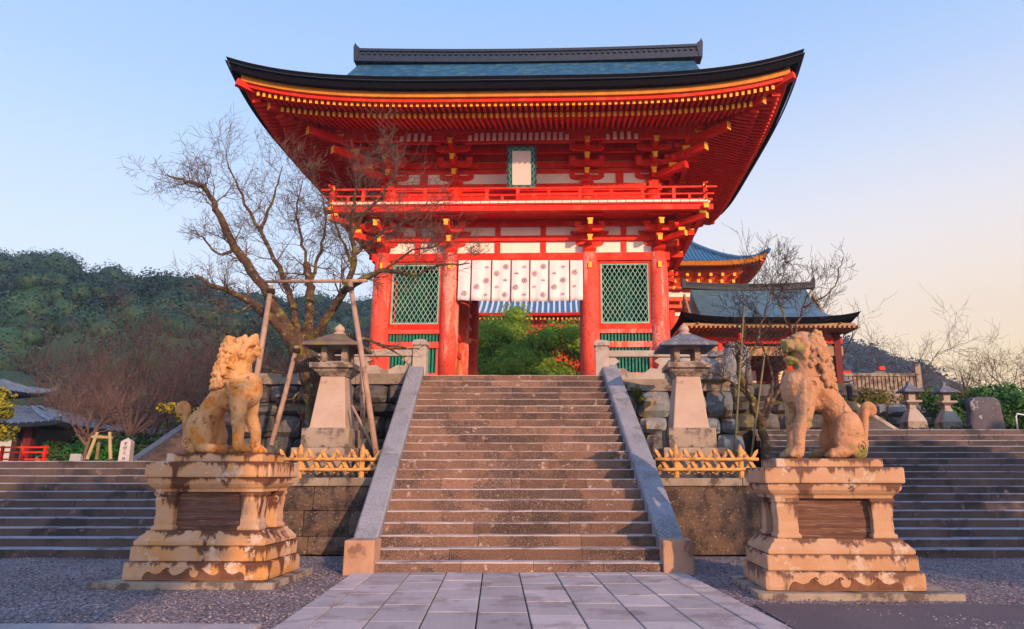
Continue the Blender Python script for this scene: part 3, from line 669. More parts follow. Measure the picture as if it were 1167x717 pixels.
# ------------------------------------------------------------------ stone lanterns
def lantern(label, X, Y, Z, roofm=None):
    t_ = thing('stone_lantern', label, 'lantern', (X, Y, Z), 0, 'stone lanterns beside the central steps')
    def B(h, z0, z1, c, name, m_):
        mb = MB(); mb.cham(X - h, X + h, Y - h, Y + h, Z + z0, Z + z1, c); return build(mb, name, m_, t_)
    B(.78, 0, .32, .02, 'footing', LANTB); B(.64, .32, .75, .03, 'lower_base', LANTB)
    B(.50, .752, 1.16, .03, 'upper_base', LANTB)
    mb = MB(); mb.stack(X, Y, [(.40, .40, Z + 1.162), (.38, .38, Z + 1.20), (.26, .26, Z + 2.28)]); build(mb, 'shaft', LANT, t_, bevel=.02)
    mb = MB(); mb.stack(X, Y, [(.27, .27, Z + 2.282), (.30, .30, Z + 2.33), (.37, .37, Z + 2.39), (.385, .385, Z + 2.43), (.46, .46, Z + 2.45), (.46, .46, Z + 2.56)]); build(mb, 'platform', LANTB, t_, bevel=.008)
    fb = thing_part = MB()
    for sx in (-1, 1):
        for sy in (-1, 1): fb.box(X + sx * .225 - .06, X + sx * .225 + .06, Y + sy * .225 - .06, Y + sy * .225 + .06, Z + 2.562, Z + 2.95)
    fb.box(X - .283, X + .283, Y - .283, Y + .283, Z + 2.5615, Z + 2.61); fb.box(X - .284, X + .284, Y - .284, Y + .284, Z + 2.90, Z + 2.952)
    build(fb, 'fire_box', LANTB, t_)
    mb = MB(); mb.stack(X, Y, [(.30, .30, Z + 2.954), (.56, .56, Z + 2.90), (.61, .61, Z + 2.915), (.60, .60, Z + 2.98), (.42, .42, Z + 3.06), (.26, .26, Z + 3.17), (.15, .15, Z + 3.24)]); build(mb, 'roof', roofm or LANTR, t_, bevel=.01)
    mb = MB(); mb.lathe(X, Y, [(.14, Z + 3.235), (.15, Z + 3.27), (.09, Z + 3.30), (.12, Z + 3.35), (.10, Z + 3.41), (.04, Z + 3.47), (.0, Z + 3.50)], 12); build(mb, 'finial', LANT, t_, smooth=False)
    return t_
lantern('tall stone lantern left of the steps, half hidden by the gnarled tree', -4.87, 15.4, 1.3, M('mossy_roof_stone', (.20, .15, .13), (.13, .10, .09), 5, .9, .6, 26, stain=(.20, .16, .05), sscale=4, samt=.35))
lantern('tall stone lantern right of the steps with clear blue grey cap', 2.84, 15.4, 1.3)

# ------------------------------------------------------------------ low wooden fences
def fence(label, x0, x1, y, z, seed):
    t_ = thing('wooden_fence', label, 'fence', ((x0 + x1) / 2, y, z), 0, 'low crossed picket fences on the stone walls'); r_ = random.Random(seed)
    for px in (x0 + .42, x1 - .34):
        mb = MB(); mb.tube([(px, y, z), (px, y, z + .52), (px, y, z + .60), (px, y, z + .66)], [.055, .055, .04, .006], 10); build(mb, 'post', BAMB, t_, smooth=False)
    for h in (.16, .36):
        for (dy, nm) in ((-.055, 'rail'),):
            mb = MB(); mb.tube([(x0 + (x1 - x0) * k / 8, y + dy + r_.uniform(-.006, .006), z + h + r_.uniform(-.006, .006)) for k in range(9)], .034, 8); build(mb, nm, BAMB, t_, smooth=True)
    n = int((x1 - x0) / .27)
    for k in range(n):
        c = x0 + .16 + k * (x1 - x0 - .3) / (n - 1)
        for s in (-1, 1):
            mb = MB(); dx = .13 * s; j = r_.uniform(-.012, .012)
            a = Vector((c - dx, y + .02 + .022 * s, z + .10)); b_ = Vector((c + dx + j, y + .02 + .022 * s, z + .50 + j)); d = (b_ - a).normalized()
            mb.beam(a, b_, .065, .022, up=(0, 1, 0)); tip = b_ + d * .07
            sx = d.cross(Vector((0, 1, 0))).normalized() * .0325; dy = Vector((0, .011, 0))
            mb.add([b_ + sx + dy, b_ - sx + dy, b_ - sx - dy, b_ + sx - dy, tip + dy, tip - dy], [(0, 1, 4), (3, 5, 2), (0, 4, 5, 3), (1, 2, 5, 4)])
            build(mb, 'picket', BAMB, t_)
        for h in (.16, .36):
            mb = MB(); mb.ball((c, y - .03, z + h), .040, 6, 0, (.35, 1.1, 1)); build(mb, 'rope_knot', ROPE, t_)
    return t_
fence('low yellow fence of crossed pointed pickets on the wall left of the steps', -5.55, -3.55, 14.3, 1.44, 1)
fence('low yellow fence of crossed pointed pickets on the wall right of the steps', 1.95, 4.0, 14.3, 1.44, 2)

# ------------------------------------------------------------------ roofs
def roof_fn(cx, cy, hl, hd, z0, rise, gable, lift, lp=4.0, conc=.5):
    """height of an irimoya roof at x, y"""
    def prof(d): t_ = max(0, min(1, d / hd)); return rise * ((1 - conc) * t_ + conc * t_ * t_)
    def elift(u): return lift * abs(u) ** lp
    def f(x, y):
        ax, ay = abs(x - cx), abs(y - cy); df, ds = hd - ay, hl - ax
        z = prof(df)
        if ax > gable: z = min(z, prof(ds))
        ed = min(df, ds); k = max(0, 1 - ed / (hd * .6))
        return z0 + z + (elift(ax / hl) if df <= ds else elift(ay / hd) if True else 0) * k * k + 0
    return f
def make_roof(par, cx, cy, hl, hd, z0, rise, gable, lift, mat, edge, thick, n=(64, 34), conc=.5, name='roof', lp=4.0):
    f = roof_fn(cx, cy, hl, hd, z0, rise, gable, lift, lp, conc)
    def axis(h, n_, extra=()):
        a = [math.sin(math.pi / 2 * (-1 + 2 * k / n_)) for k in range(n_ + 1)]
        return sorted(set([round(h * (.55 * v + .45 * (-1 + 2 * i / n_)), 5) for i, v in enumerate(a)] + list(extra)))
    xs = axis(hl, n[0], (-gable, -gable - .01, gable, gable + .01)); ys = axis(hd, n[1], (0,))
    mb = MB(); W_ = len(xs)
    vs = [(cx + x, cy + y, f(cx + x, cy + y)) for y in ys for x in xs]
    mb.add(vs, [(j * W_ + i, j * W_ + i + 1, (j + 1) * W_ + i + 1, (j + 1) * W_ + i) for j in range(len(ys) - 1) for i in range(W_ - 1)])
    r = build(mb, name, mat, par, smooth=False)
    # edge band
    mb = MB(); ring = [(x, -hd) for x in xs] + [(hl, y) for y in ys[1:]] + [(x, hd) for x in reversed(xs[:-1])] + [(-hl, y) for y in reversed(ys[1:-1])]
    top = []; bot = []; ib = []
    for x, y in ring:
        z = f(cx + x, cy + y); k = 1 - .10 / hl
        top.append((cx + x, cy + y, z + .004)); s = .14
        bx = x - (s if x > 0 else -s) * (abs(x) > hl - .001 or abs(x) / hl > .999) ; by = y - (s if y > 0 else -s) * (abs(y) > hd - .001)
        bot.append((cx + bx, cy + by, z - thick)); 
        bx2 = max(-hl + .5, min(hl - .5, x)); by2 = max(-hd + .5, min(hd - .5, y)); ib.append((cx + bx2, cy + by2, z - thick + .03))
    m_ = len(ring); mb.add(top + bot + ib, [(q, m_ + q, m_ + (q + 1) % m_, (q + 1) % m_) for q in range(m_)] + [(m_ + q, 2 * m_ + q, 2 * m_ + (q + 1) % m_, m_ + (q + 1) % m_) for q in range(m_)])
    build(mb, 'roof_edge', edge, r)
    return f, r
def ridge(par, cx, cy, half, z, h, w_, mat, orn=.5, sag=.12):
    mb = MB(); n = 20
    for (dz0, dz1, ww) in ((0, h * .45, w_), (h * .45, h * .8, w_ * .8), (h * .8, h, w_ * 1.05)):
        vs = []
        for k in range(n + 1):
            x = -half + 2 * half * k / n; s = sag * (x / half) ** 2
            for a, b_ in ((-1, dz0), (1, dz0), (1, dz1), (-1, dz1)): vs.append((cx + x, cy + a * ww / 2, z + b_ + s + (.003 if dz0 else 0)))
        mb.add(vs, [(q * 4 + p, q * 4 + (p + 1) % 4, q * 4 + 4 + (p + 1) % 4, q * 4 + 4 + p) for q in range(n) for p in range(4)] + [(3, 2, 1, 0), (n * 4, n * 4 + 1, n * 4 + 2, n * 4 + 3)])
    k = 0; x = -half
    while x < half:                                    # round tile ends along the ridge flank
        s = sag * (x / half) ** 2
        for sy in (-1, 1): mb.tube([(cx + x, cy + sy * w_ * .40, z + h * .62 + s), (cx + x, cy + sy * w_ * .54, z + h * .62 + s)], h * .10, 6)
        x += h * .42
    for s in (-1, 1):
        X_ = cx + s * half; mb.prism([(X_ - s * .02, z + sag - .02), (X_ + s * .12, z + sag - .02), (X_ + s * .16, z + sag + h * 1.1), (X_ + s * .10, z + sag + h * 1.1 + orn * .55), (X_ + s * .03, z + sag + h * 1.1 + orn * .18), (X_ - s * .25 * orn, z + sag + h * 1.02)], cy - w_ * .55, cy + w_ * .55)
    return build(mb, 'ridge', mat, par)

# ------------------------------------------------------------------ the great gate
GX, GY, ZB = -1.15, 24.4, 4.15
gate = thing('temple_gate', 'great vermilion two storey temple gate with dark upswept roof at the top of the steps', 'gate', (GX, GY, ZB), R(-1.3))
CXS = [-4.5, -2.27, 2.27, 4.5]; CYS = [22.0, 24.4, 26.8]; UCX = [-4.4, -2.2, 2.2, 4.4]; UY = [22.1, 24.4, 26.7]
for yy in CYS:
    for xx in CXS:
        mb = MB(); x = GX + xx
        mb.lathe(x, yy, [(.38, 4.152), (.42, 4.20), (.40, 4.30), (.32, 4.34)], 20, 1)
        mb.lathe(x, yy, [(.295, 4.341), (.30, 5.5), (.295, 7.5), (.27, 8.54)], 24, 0)
        build(mb, 'column', [VERMP, CAPST], gate, smooth=True)
        if yy == 22.0:
            mb = MB(); mb.cham(x - .055, x + .055, yy - .335, yy - .27, 7.98, 8.18, .012); build(mb, 'column_fitting', YEL, gate)
for yy in (UY[0], UY[1], UY[2]):
    for xx in UCX:
        mb = MB(); mb.lathe(GX + xx, yy, [(.25, 9.8), (.25, 11.06)], 20); build(mb, 'upper_column', VERM, gate, smooth=True)
def seg(a, b_, y, z0, z1, mat, name, d=.10, yo=0):
    mb = MB(); mb.cham(GX + a, GX + b_, y - d + yo, y + d + yo, z0, z1, .012); return build(mb, name, mat, gate)
# lower storey, front and rear
for yy, sg in ((22.0, -1), (26.8, 1)):
    seg(-4.85, 4.85, yy, 8.27, 8.54, VERM, 'tie_beam', .17); seg(-4.80, 4.80, yy, 8.96, 9.14, VERM, 'upper_tie_beam', .15); seg(-4.7, 4.7, yy, 9.47, 9.62, VERM, 'wall_plate', .14)
    for (a, b_) in ((-4.5, -2.27), (-2.27, 2.27), (2.27, 4.5)):
        for z0, z1 in ((8.54, 8.96), (9.14, 9.47)):
            mb = MB(); mb.box(GX + a, GX + b_, yy - .03, yy + .03, z0 + .002, z1 - .002); build(mb, 'plaster_panel', WHT, gate)
        for s in ([(a + b_) / 2] if b_ - a < 3 else [a + (b_ - a) / 2 - .75, a + (b_ - a) / 2 + .75]):
            seg(s - .09, s + .09, yy, 8.545, 8.955, VERM, 'strut', .08); seg(s - .09, s + .09, yy, 9.145, 9.465, VERM, 'strut', .08)
            for z0, z1 in ((8.54, 8.96), (9.14, 9.47)):
                pass
# side tie beams
for sx in (-4.5, 4.5):
    x = GX + sx
    for z0, z1, d in ((8.272, 8.538, .165), (8.962, 9.138, .145), (9.472, 9.618, .135)):
        mb = MB(); mb.box(x - d, x + d, 21.84, 26.96, z0, z1); build(mb, 'tie_beam', VERM, gate)
    mb = MB(); mb.box(x - .03, x + .03, 22.2, 26.6, 8.54, 9.47); build(mb, 'plaster_panel', WHT, gate)
    mb = MB(); mb.box(x - .05, x + .05, 22.25, 26.55, 4.2, 8.27); build(mb, 'side_wall', VERMD, gate)
    for z in (5.45, 6.6, 7.6): 
        mb = MB(); mb.box(x - .11, x + .11, 22.28, 26.52, z, z + .2); build(mb, 'side_rail', VERM, gate)
# side bays: lattice above, bars below
for a, b_ in ((-4.5, -2.27), (2.27, 4.5)):
    l, r = a + .27, b_ - .27; yy = 22.0; xl, xr = GX + l, GX + r
    for z0, z1, nm in ((6.02, 6.2, 'sill_rail'), (5.42, 5.62, 'middle_rail'), (8.20, 8.268, 'head_rail'), (4.32, 4.62, 'bottom_rail'), (5.88, 6.018, 'sill_rail')):
        seg(l, r, yy, z0, z1, VERMP if z0 < 6 else VERM, nm, .10)
    for q in (l, r - .07): seg(q, q + .07, yy, 6.202, 8.198, VERM, 'window_jamb', .08)
    fl, fr, z0, z1 = xl + .07, xr - .07, 6.205, 8.195
    t_ = build((lambda m: (m.box(fl, fl + .05, yy - .06, yy - .02, z0, z1), m.box(fr - .05, fr, yy - .06, yy - .02, z0, z1), m.box(fl + .05, fr - .05, yy - .06, yy - .02, z0, z0 + .05), m.box(fl + .05, fr - .05, yy - .06, yy - .02, z1 - .05, z1), m)[-1])(MB()), 'lattice_window', GRL, gate)
    mb = MB(); W_ = fr - fl; H_ = z1 - z0; p = .150; q = .25
    for s, yoff in ((1, -.045), (-1, -.028)):
        k = -12
        while k < 26:
            x0 = fl + k * p; # line x = x0 + s*(z-z0)*p/q
            pts = []
            sl_ = p / q * s; xa = x0 if s > 0 else x0
            for z in (z0, z1): pts.append((xa + sl_ * (z - z0), z))
            (ax, az), (bx, bz) = pts
            def clip(ax, az, bx, bz):
                if bx == ax: return None
                t0, t1 = 0, 1
                for lim, sg in ((fl, 1), (fr, -1)):
                    da, db = sg * (ax - lim), sg * (bx - lim)
                    if da < 0 and db < 0: return None
                    if da < 0: t0 = max(t0, da / (da - db))
                    if db < 0: t1 = min(t1, da / (da - db))
                return (t0, t1) if t1 - t0 > .02 else None
            c = clip(ax, az, bx, bz)
            if c:
                A = (ax + (bx - ax) * c[0], yy + yoff, az + (bz - az) * c[0]); B_ = (ax + (bx - ax) * c[1], yy + yoff, az + (bz - az) * c[1])
                mb.beam(A, B_, .018, .014, up=(0, 1, 0))
            k += 1
    build(mb, 'lattice', GRL, t_)
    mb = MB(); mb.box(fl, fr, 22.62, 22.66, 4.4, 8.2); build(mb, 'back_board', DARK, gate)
    mb = MB(); mb.box(xl, xr, 22.66, 22.70, 4.3, 8.3); build(mb, 'inner_wall', VERMD, gate)
    for z0, z1 in ((5.622, 5.878), (4.622, 5.418)):
        mb = MB(); n = 15
        for k in range(n):
            x = xl + .10 + (xr - xl - .2) * k / (n - 1); mb.box(x - .030, x + .030, yy - .04, yy + .03, z0, z1)
        build(mb, 'bar_screen', GRN, gate)
    for q in (l, r - .10): seg(q, q + .10, yy, 4.622, 5.418, VERMP, 'window_jamb', .07)
    # passage side
    xs_ = GX + (b_ if a < 0 else a)
    mb = MB(); mb.box(xs_ - .03, xs_ + .03, 22.3, 24.1, 4.2, 8.2); build(mb, 'passage_wall', OCH, gate)
    for z in (4.3, 5.4, 6.0, 7.9):
        mb = MB(); mb.box(xs_ - .09, xs_ + .09, 22.29, 24.11, z, z + .18); build(mb, 'passage_rail', VERM, gate)
    for z in (4.62, 5.0, 6.4, 6.9, 7.4):
        mb = MB(); mb.box(xs_ - .06, xs_ + .06, 24.7, 26.5, z, z + .10); build(mb, 'passage_rail', WHP, gate)
    mb = MB(); mb.box(xs_ - .07, xs_ + .07, 24.68, 26.52, 7.9, 8.1); build(mb, 'passage_rail', VERM, gate)
mb = MB(); mb.box(GX - 4.6, GX + 4.6, 21.9, 26.9, 9.63, 9.69); build(mb, 'ceiling', VERMD, gate)
for x in (-2.27, 2.27):
    mb = MB(); mb.box(GX + x - .13, GX + x + .13, 22.05, 26.75, 8.58, 8.9); build(mb, 'cross_beam', VERM, gate)
seg(-2.27, 2.27, 24.4, 8.1, 8.5, VERM, 'door_head', .15)

# bracket arms
def hijiki(mb, cx, cy, z, L_, h, t_, ax='x'):
    """boat shaped bracket arm centred on cx, cy"""
    pts = [(-L_, h), (L_, h), (L_, h * .55), (L_ * .93, h * .30), (L_ * .78, h * .07), (L_ * .62, 0), (-L_ * .62, 0), (-L_ * .78, h * .07), (-L_ * .93, h * .30), (-L_, h * .55)]
    if ax == 'x': mb.prism([(cx + p[0], z + p[1]) for p in pts][::-1], cy - t_, cy + t_)
    else: mb.prism([(cy + p[0], z + p[1]) for p in pts][::-1], cx - t_, cx + t_, 0, 'x')
def block(mb, cx, cy, z, w_, h, mi=0):
    mb.stack(cx, cy, [(w_ * .68, w_ * .68, z), (w_, w_, z + h * .45), (w_, w_, z + h)], mi)
def cluster(name, px, py, ang, z, steps, out_, rise, L0, s=1.0, yel=True, sidearm=True, par=gate, mats=(VERM, YEL)):
    mb = MB(); mb.T = Matrix.Translation((px, py, 0)) @ Matrix.Rotation(ang, 4, 'Z')
    block(mb, 0, 0, z - .30 * s, .22 * s, .24 * s)                      # great block
    zz = z - .06 * s
    for k in range(steps + 1):
        zk = zz + rise * k; y = -out_ * k; a = L0 * (1 if k else 1)
        if k:
            for q in range(0, k + 0): 
                pass
        hijiki(mb, 0, y, zk, L0, .19 * s, .07 * s)
        if k + 1 <= steps and sidearm: hijiki(mb, 0, 0, zk + rise, L0 * 1.38, .17 * s, .066 * s)
        for q in (-1, 0, 1):
            block(mb, q * L0 * .84, y, zk + .192 * s, .105 * s, .125 * s)
            if k: mb.box(q * L0 * .84 - .05 * s, q * L0 * .84 + .05 * s, y - .108 * s, y - .104 * s, zk + .25 * s, zk + .315 * s, 0)
        if k < steps:                                                   # forward arm with a yellow nose
            yo = -out_ * (k + 1) - .16 * s
            mb.box(-.065 * s, .065 * s, yo, .2, zk + .008, zk + .175 * s, 0, 1 if yel else 0)
            mb.add([(-.066 * s, yo - .001, zk + .01), (.066 * s, yo - .001, zk + .01), (.066 * s, yo - .001, zk + .17 * s), (-.066 * s, yo - .001, zk + .17 * s)], [(0, 1, 2, 3)], 1 if yel else 0)
            mb.box(-.095 * s, .095 * s, yo + .02, yo + .2, zk + .178 * s, zk + .215 * s, 1 if yel else 0)
    mb.T = None
    return build(mb, name, list(mats), par)
# lower brackets carry the balcony
for xx in CXS:
    cluster('bracket_cluster', GX + xx, 22.0, 0, 8.84, 2, .52, .36, .46); cluster('bracket_cluster', GX + xx, 26.8, math.pi, 8.84, 2, .52, .36, .46)
for yy in CYS:
    cluster('bracket_cluster', GX + 4.5, yy, math.pi / 2, 8.84, 2, .52, .36, .46); cluster('bracket_cluster', GX - 4.5, yy, -math.pi / 2, 8.84, 2, .52, .36, .46)
for sx in (-1, 1):
    for sy, y0 in ((-1, 22.0), (1, 26.8)):
        mb = MB()
        for k, t_ in enumerate((.8, 1.38)):
            A = Vector((GX + sx * 4.5, y0, 8.97 + .36 * k)); B_ = A + Vector((sx * t_, sy * t_, 0)); mb.beam(A, B_, .14, .18, 0, 1)
            mb.box(B_.x - sx * .12 - .1, B_.x - sx * .12 + .1, B_.y - sy * .12 - .1, B_.y - sy * .12 + .1, B_.z + .095, B_.z + .2, 1)
            for j in (0, 1):
                hx = GX + sx * (4.5 + .52 * (k + 1)); hy = y0 + sy * .52 * (k + 1)
                hijiki(mb, hx if j else hx - sx * .1, hy if not j else hy - sy * .1, 9.05 + .36 * k + .1, .42, .17, .065, 'x' if not j else 'y')
        build(mb, 'corner_bracket', [VERM, YEL], gate)
# balcony
BO = 1.45; bx0, bx1, by0, by1 = GX - 4.5 - BO, GX + 4.5 + BO, 22.0 - BO, 26.8 + BO
mb = MB()
for (a, b_, c, d) in ((bx0, bx1, by0, by0 + 1.6), (bx0, bx1, by1 - 1.6, by1), (bx0, bx0 + 1.6, by0 + 1.601, by1 - 1.601), (bx1 - 1.6, bx1, by0 + 1.601, by1 - 1.601)): mb.box(a, b_, c, d, 9.70, 9.735)
build(mb, 'balcony_floor', VERMD, gate)
mb = MB()
x = bx0 + .02
while x < bx1 - .1:                                                     # white board ends
    mb.box(x, x + .262, by0 - .035, by0 + .03, 9.74, 9.81); mb.box(x, x + .262, by1 - .03, by1 + .035, 9.74, 9.81); x += .282
y = by0 + .05
while y < by1 - .3:
    mb.box(bx0 - .035, bx0 + .03, y, y + .262, 9.741, 9.809); mb.box(bx1 - .03, bx1 + .035, y, y + .262, 9.741, 9.809); y += .282
build(mb, 'balcony_board_ends', WHP, gate)
for (ys_) in (by0 + .12, by1 - .12):
    mb = MB(); mb.beam((bx0 - .12, ys_, 9.60), (bx1 + .12, ys_, 9.60), .18, .17, 0, 1); mb.beam((bx0 - .1, ys_, 9.60), (bx0 - .125, ys_, 9.60), .182, .172, 1, 1); build(mb, 'balcony_beam', [VERM, YEL], gate)
for xs_ in (bx0 + .12, bx1 - .12):
    mb = MB(); mb.beam((xs_, by0 - .12, 9.585), (xs_, by1 + .12, 9.585), .16, .15, 0, 1); mb.beam((xs_, by0 - .1, 9.585), (xs_, by0 - .13, 9.585), .162, .152, 1, 1); build(mb, 'balcony_beam', [VERM, YEL], gate)
rl = None
def rail(a, b_, z, h, name='rail', w_=.055):
    mb = MB(); mb.beam(a + (z,), b_ + (z,), w_, h); return build(mb, name, VERM, gate)
for ys_ in (by0 + .10, by1 - .10):
    rail((bx0 - .12, ys_), (bx1 + .12, ys_), 9.85, .07, w_=.09); rail((bx0 - .18, ys_), (bx1 + .18, ys_), 10.05, .045); 
    rail((bx0 - .28, ys_), (bx1 + .28, ys_), 10.28, .06)
    n = 13
    for k in range(n):
        x = bx0 + .1 + (bx1 - bx0 - .2) * k / (n - 1); corner = k in (0, n - 1)
        mb = MB(); mb.box(x - .05, x + .05, ys_ - .05, ys_ + .05, 9.812, 10.26 if not corner else 10.42, 0)
        if corner:
            for z in (9.86, 10.30): mb.box(x - .058, x + .058, ys_ - .058, ys_ + .058, z - .05, z + .05, 1)
        build(mb, 'rail_post', [VERM, YEL], gate)
        if k < n - 1:
            x += (bx1 - bx0 - .2) / (n - 1) / 2; mb = MB(); mb.box(x - .04, x + .04, ys_ - .035, ys_ + .035, 9.886, 10.026); build(mb, 'rail_post', VERM, gate)
for xs_ in (bx0 + .10, bx1 - .10):
    for z, h, e in ((9.85, .066, .12), (10.05, .041, .18), (10.28, .056, .28)): rail((xs_, by0 - e), (xs_, by1 + e), z, h)
    for k in range(1, 7):
        y = by0 + (by1 - by0) * k / 7; mb = MB(); mb.box(xs_ - .05, xs_ + .05, y - .05, y + .05, 9.812, 10.25); build(mb, 'rail_post', VERM, gate)
# upper storey walls
def ubox(x0, x1, z0, z1, mat, name, y, d):
    mb = MB(); mb.box(GX + x0, GX + x1, y - d, y + d, z0, z1); return build(mb, name, mat, gate)
for yy in (UY[0], UY[2]):
    ubox(-4.4, 4.4, 9.8, 10.30, VERMD, 'upper_wall', yy, .05); ubox(-4.4, 4.4, 10.30, 10.74, VERM, 'upper_wall', yy, .06)
    ubox(-4.7, 4.7, 10.742, 11.0, VERM, 'tie_beam', yy, .16)
    ubox(-4.4, 4.4, 11.002, 11.44, WHT, 'plaster_panel', yy, .03); ubox(-4.4, 4.4, 11.53, 11.57, WHP, 'plaster_line', yy, .03); ubox(-4.4, 4.4, 11.80, 11.86, WHP, 'plaster_line', yy, .03)
    ubox(-4.65, 4.65, 11.405, 11.53, VERM, 'upper_tie_beam', yy, .10); ubox(-4.65, 4.65, 11.572, 11.798, VERM, 'upper_tie_beam', yy, .13); ubox(-4.65, 4.65, 11.862, 13.0, VERMD, 'upper_wall', yy, .11)
    for c in (-3.3, 3.3): ubox(c - .13, c + .13, 11.004, 11.40, VERM, 'strut', yy, .08)
for k, (c, w_, m_) in enumerate(((-3.75, .30, WHT), (-3.28, .24, WHT), (-2.85, .62, GRN), (-1.75, .5, WHT), (-2.45, .16, WHT), (1.45, .30, WHT), (1.9, .36, WHT), (2.9, .5, WHT), (3.55, .75, GRN), (4.0, .12, WHT), (-1.0, .14, WHP))):
    ubox(c - w_ / 2, c + w_ / 2, 10.02, 10.26, m_, 'small_panel', UY[0] - .08, .02)
for sx in (-4.4, 4.4):
    mb = MB(); mb.box(GX + sx - .06, GX + sx + .06, 22.12, 26.68, 9.8, 13.0); build(mb, 'upper_wall', VERMD, gate)
    mb = MB(); mb.box(GX + sx - .07, GX + sx + .07, 22.35, 26.45, 11.004, 11.40); build(mb, 'plaster_panel', WHT, gate)
    mb = MB(); mb.box(GX + sx - .15, GX + sx + .15, 21.8, 27.0, 10.744, 10.998); build(mb, 'tie_beam', VERM, gate)
for xx in UCX:
    cluster('bracket_cluster', GX + xx, 22.1, 0, 11.22, 3, .45, .33, .58); cluster('bracket_cluster', GX + xx, 26.7, math.pi, 11.22, 3, .45, .33, .58)
for yy in UY:
    cluster('bracket_cluster', GX + 4.4, yy, math.pi / 2, 11.22, 3, .45, .33, .58); cluster('bracket_cluster', GX - 4.4, yy, -math.pi / 2, 11.22, 3, .45, .33, .58)
# stepped purlins round the building and the slatted soffit
for k, z in ((1, 11.86), (2, 12.02)):
    o_ = .45 * k
    for yy in (22.1 - o_, 26.7 + o_):
        mb = MB(); mb.box(GX - 4.4 - o_ - .2, GX + 4.4 + o_ + .2, yy - .06, yy + .06, z + .1, z + .24); build(mb, 'purlin', VERM if k == 2 else VERMD, gate)
    for xx in (GX - 4.4 - o_, GX + 4.4 + o_):
        mb = MB(); mb.box(xx - .058, xx + .058, 22.1 - o_ - .2, 26.7 + o_ + .2, z + .102, z + .238); build(mb, 'purlin', VERM, gate)
o_ = 1.38; PZ = 12.26
for yy, nm in ((22.1 - o_, 1), (26.7 + o_, 0)):
    mb = MB(); mb.box(GX - 4.4 - o_ - .35, GX + 4.4 + o_ + .35, yy - .09, yy + .09, PZ - .06, PZ + .30); build(mb, 'eave_purlin', VERM, gate)
    mb = MB(); mb.box(GX - 4.4 - o_, GX + 4.4 + o_, yy - .05, yy + .05, PZ - .30, PZ - .065); build(mb, 'eave_purlin', VERMD, gate)
for xx in (GX - 4.4 - o_, GX + 4.4 + o_):
    mb = MB(); mb.box(xx - .088, xx + .088, 22.1 - o_ - .35, 26.7 + o_ + .35, PZ - .058, PZ + .298); build(mb, 'eave_purlin', VERM, gate)
yS = 22.1 - o_ + .16
for a, b_ in ((-3.75, -2.85), (-1.55, 1.55), (2.85, 3.75)):
    n = round((b_ - a) / .2); mb = MB()
    for k in range(n + 1):
        x = GX + a + (b_ - a) * k / n; e = .0 if 0 < k < n else .08
        mb.beam((x, yS - .30, PZ - .36 - 0), (x, yS - .24, PZ - .08 - e), .11, .03, up=(1, 0, 0) if False else (0, 1, 0))
    build(mb, 'soffit_slats', WHP, gate)
    mb = MB(); mb.box(GX + a - .1, GX + b_ + .1, yS - .20, yS - .16, PZ - .42, PZ - .065); build(mb, 'soffit_board', VERMD, gate)
# corner diagonal arms
for sx in (-1, 1):
    for sy, y0 in ((-1, 22.1), (1, 26.7)):
        for t_, z, h, ye in ((1.0, 11.25, .22, 0), (1.55, 11.62, .24, 1), (2.15, 12.0, .26, 1)):
            mb = MB(); A = Vector((GX + sx * 4.4, y0, z)); B_ = A + Vector((sx * t_, sy * t_, 0)); mb.beam(A, B_, .20, h, 0, ye)
            B2 = B_ + (B_ - A).normalized() * .006
            build(mb, 'corner_arm', [VERM, YEL], gate)
        mb = MB()
        for z, t_ in ((11.45, .75), (11.85, 1.15), (12.25, 1.5)):
            p = (GX + sx * (4.4 + t_ - .15), y0 + sy * (t_ - .15)); block(mb, p[0], p[1], z - .12, .12, .14, 1); hijiki(mb, p[0], p[1], z, .38, .14, .06, 'x')
            hijiki(mb, p[0], p[1], z + .002, .38, .14, .06, 'y')
        build(mb, 'corner_bracket', [VERM, YEL], gate)
# eaves
HL, HD = 8.38, 6.3; RC = (GX, GY); EZ = 12.66; LIFT = .74
def elift(u): return LIFT * abs(u) ** 4.0
mat_roof = BSHING
rf, roofo = make_roof(gate, GX, GY, HL, HD, EZ, 4.45, 6.62, LIFT, BSHING, BARK_EDGE, .30, (70, 40))
rg = ridge(roofo, GX, GY, 6.6, EZ + 4.34, .54, .5, RIDGE, .32, .12)
mb = MB()                                                               # gable ends
for s in (-1, 1):
    X_ = GX + s * 6.45; mb.prism([(GY - 4.2, EZ + .9), (GY + 4.2, EZ + .9), (GY + 2.2, EZ + 2.2), (GY, EZ + 4.3), (GY - 2.2, EZ + 2.2)], X_ - .05, X_ + .05, 0, 'x')
build(mb, 'gable_wall', VERMD, roofo)
def perim(d, zf, hgt, dep, mat, name, par=roofo, n=40, cross=None):
    """band following the eave at inset d"""
    for side in range(4):
        mb = MB(); vs = []; h_ = (HL if side % 2 == 0 else HD) - d; off = (HD if side % 2 == 0 else HL) - d
        for k in range(n + 1):
            u = -1 + 2 * k / n; s = h_ * u; z = zf + elift(s / (h_ + d) )
            for (o2, z2) in ((0, 0), (dep, 0), (dep, hgt), (0, hgt)):
                q = off - o2; ss = s * (q / off if abs(u) > .999 else 1) if False else max(-(h_ - o2), min(h_ - o2, s))
                p = [(ss, -q), (q, ss), (-ss, q), (-q, -ss)][side]; vs.append((GX + p[0], GY + p[1], z + z2))
        mb.add(vs, [(q * 4 + p, q * 4 + (p + 1) % 4, q * 4 + 4 + (p + 1) % 4, q * 4 + 4 + p) for q in range(n) for p in range(4)] + [(3, 2, 1, 0), (n * 4, n * 4 + 1, n * 4 + 2, n * 4 + 3)])
        build(mb, name, mat, par)
perim(-.006, EZ - .135, .018, .05, RIDGE, 'eave_course')
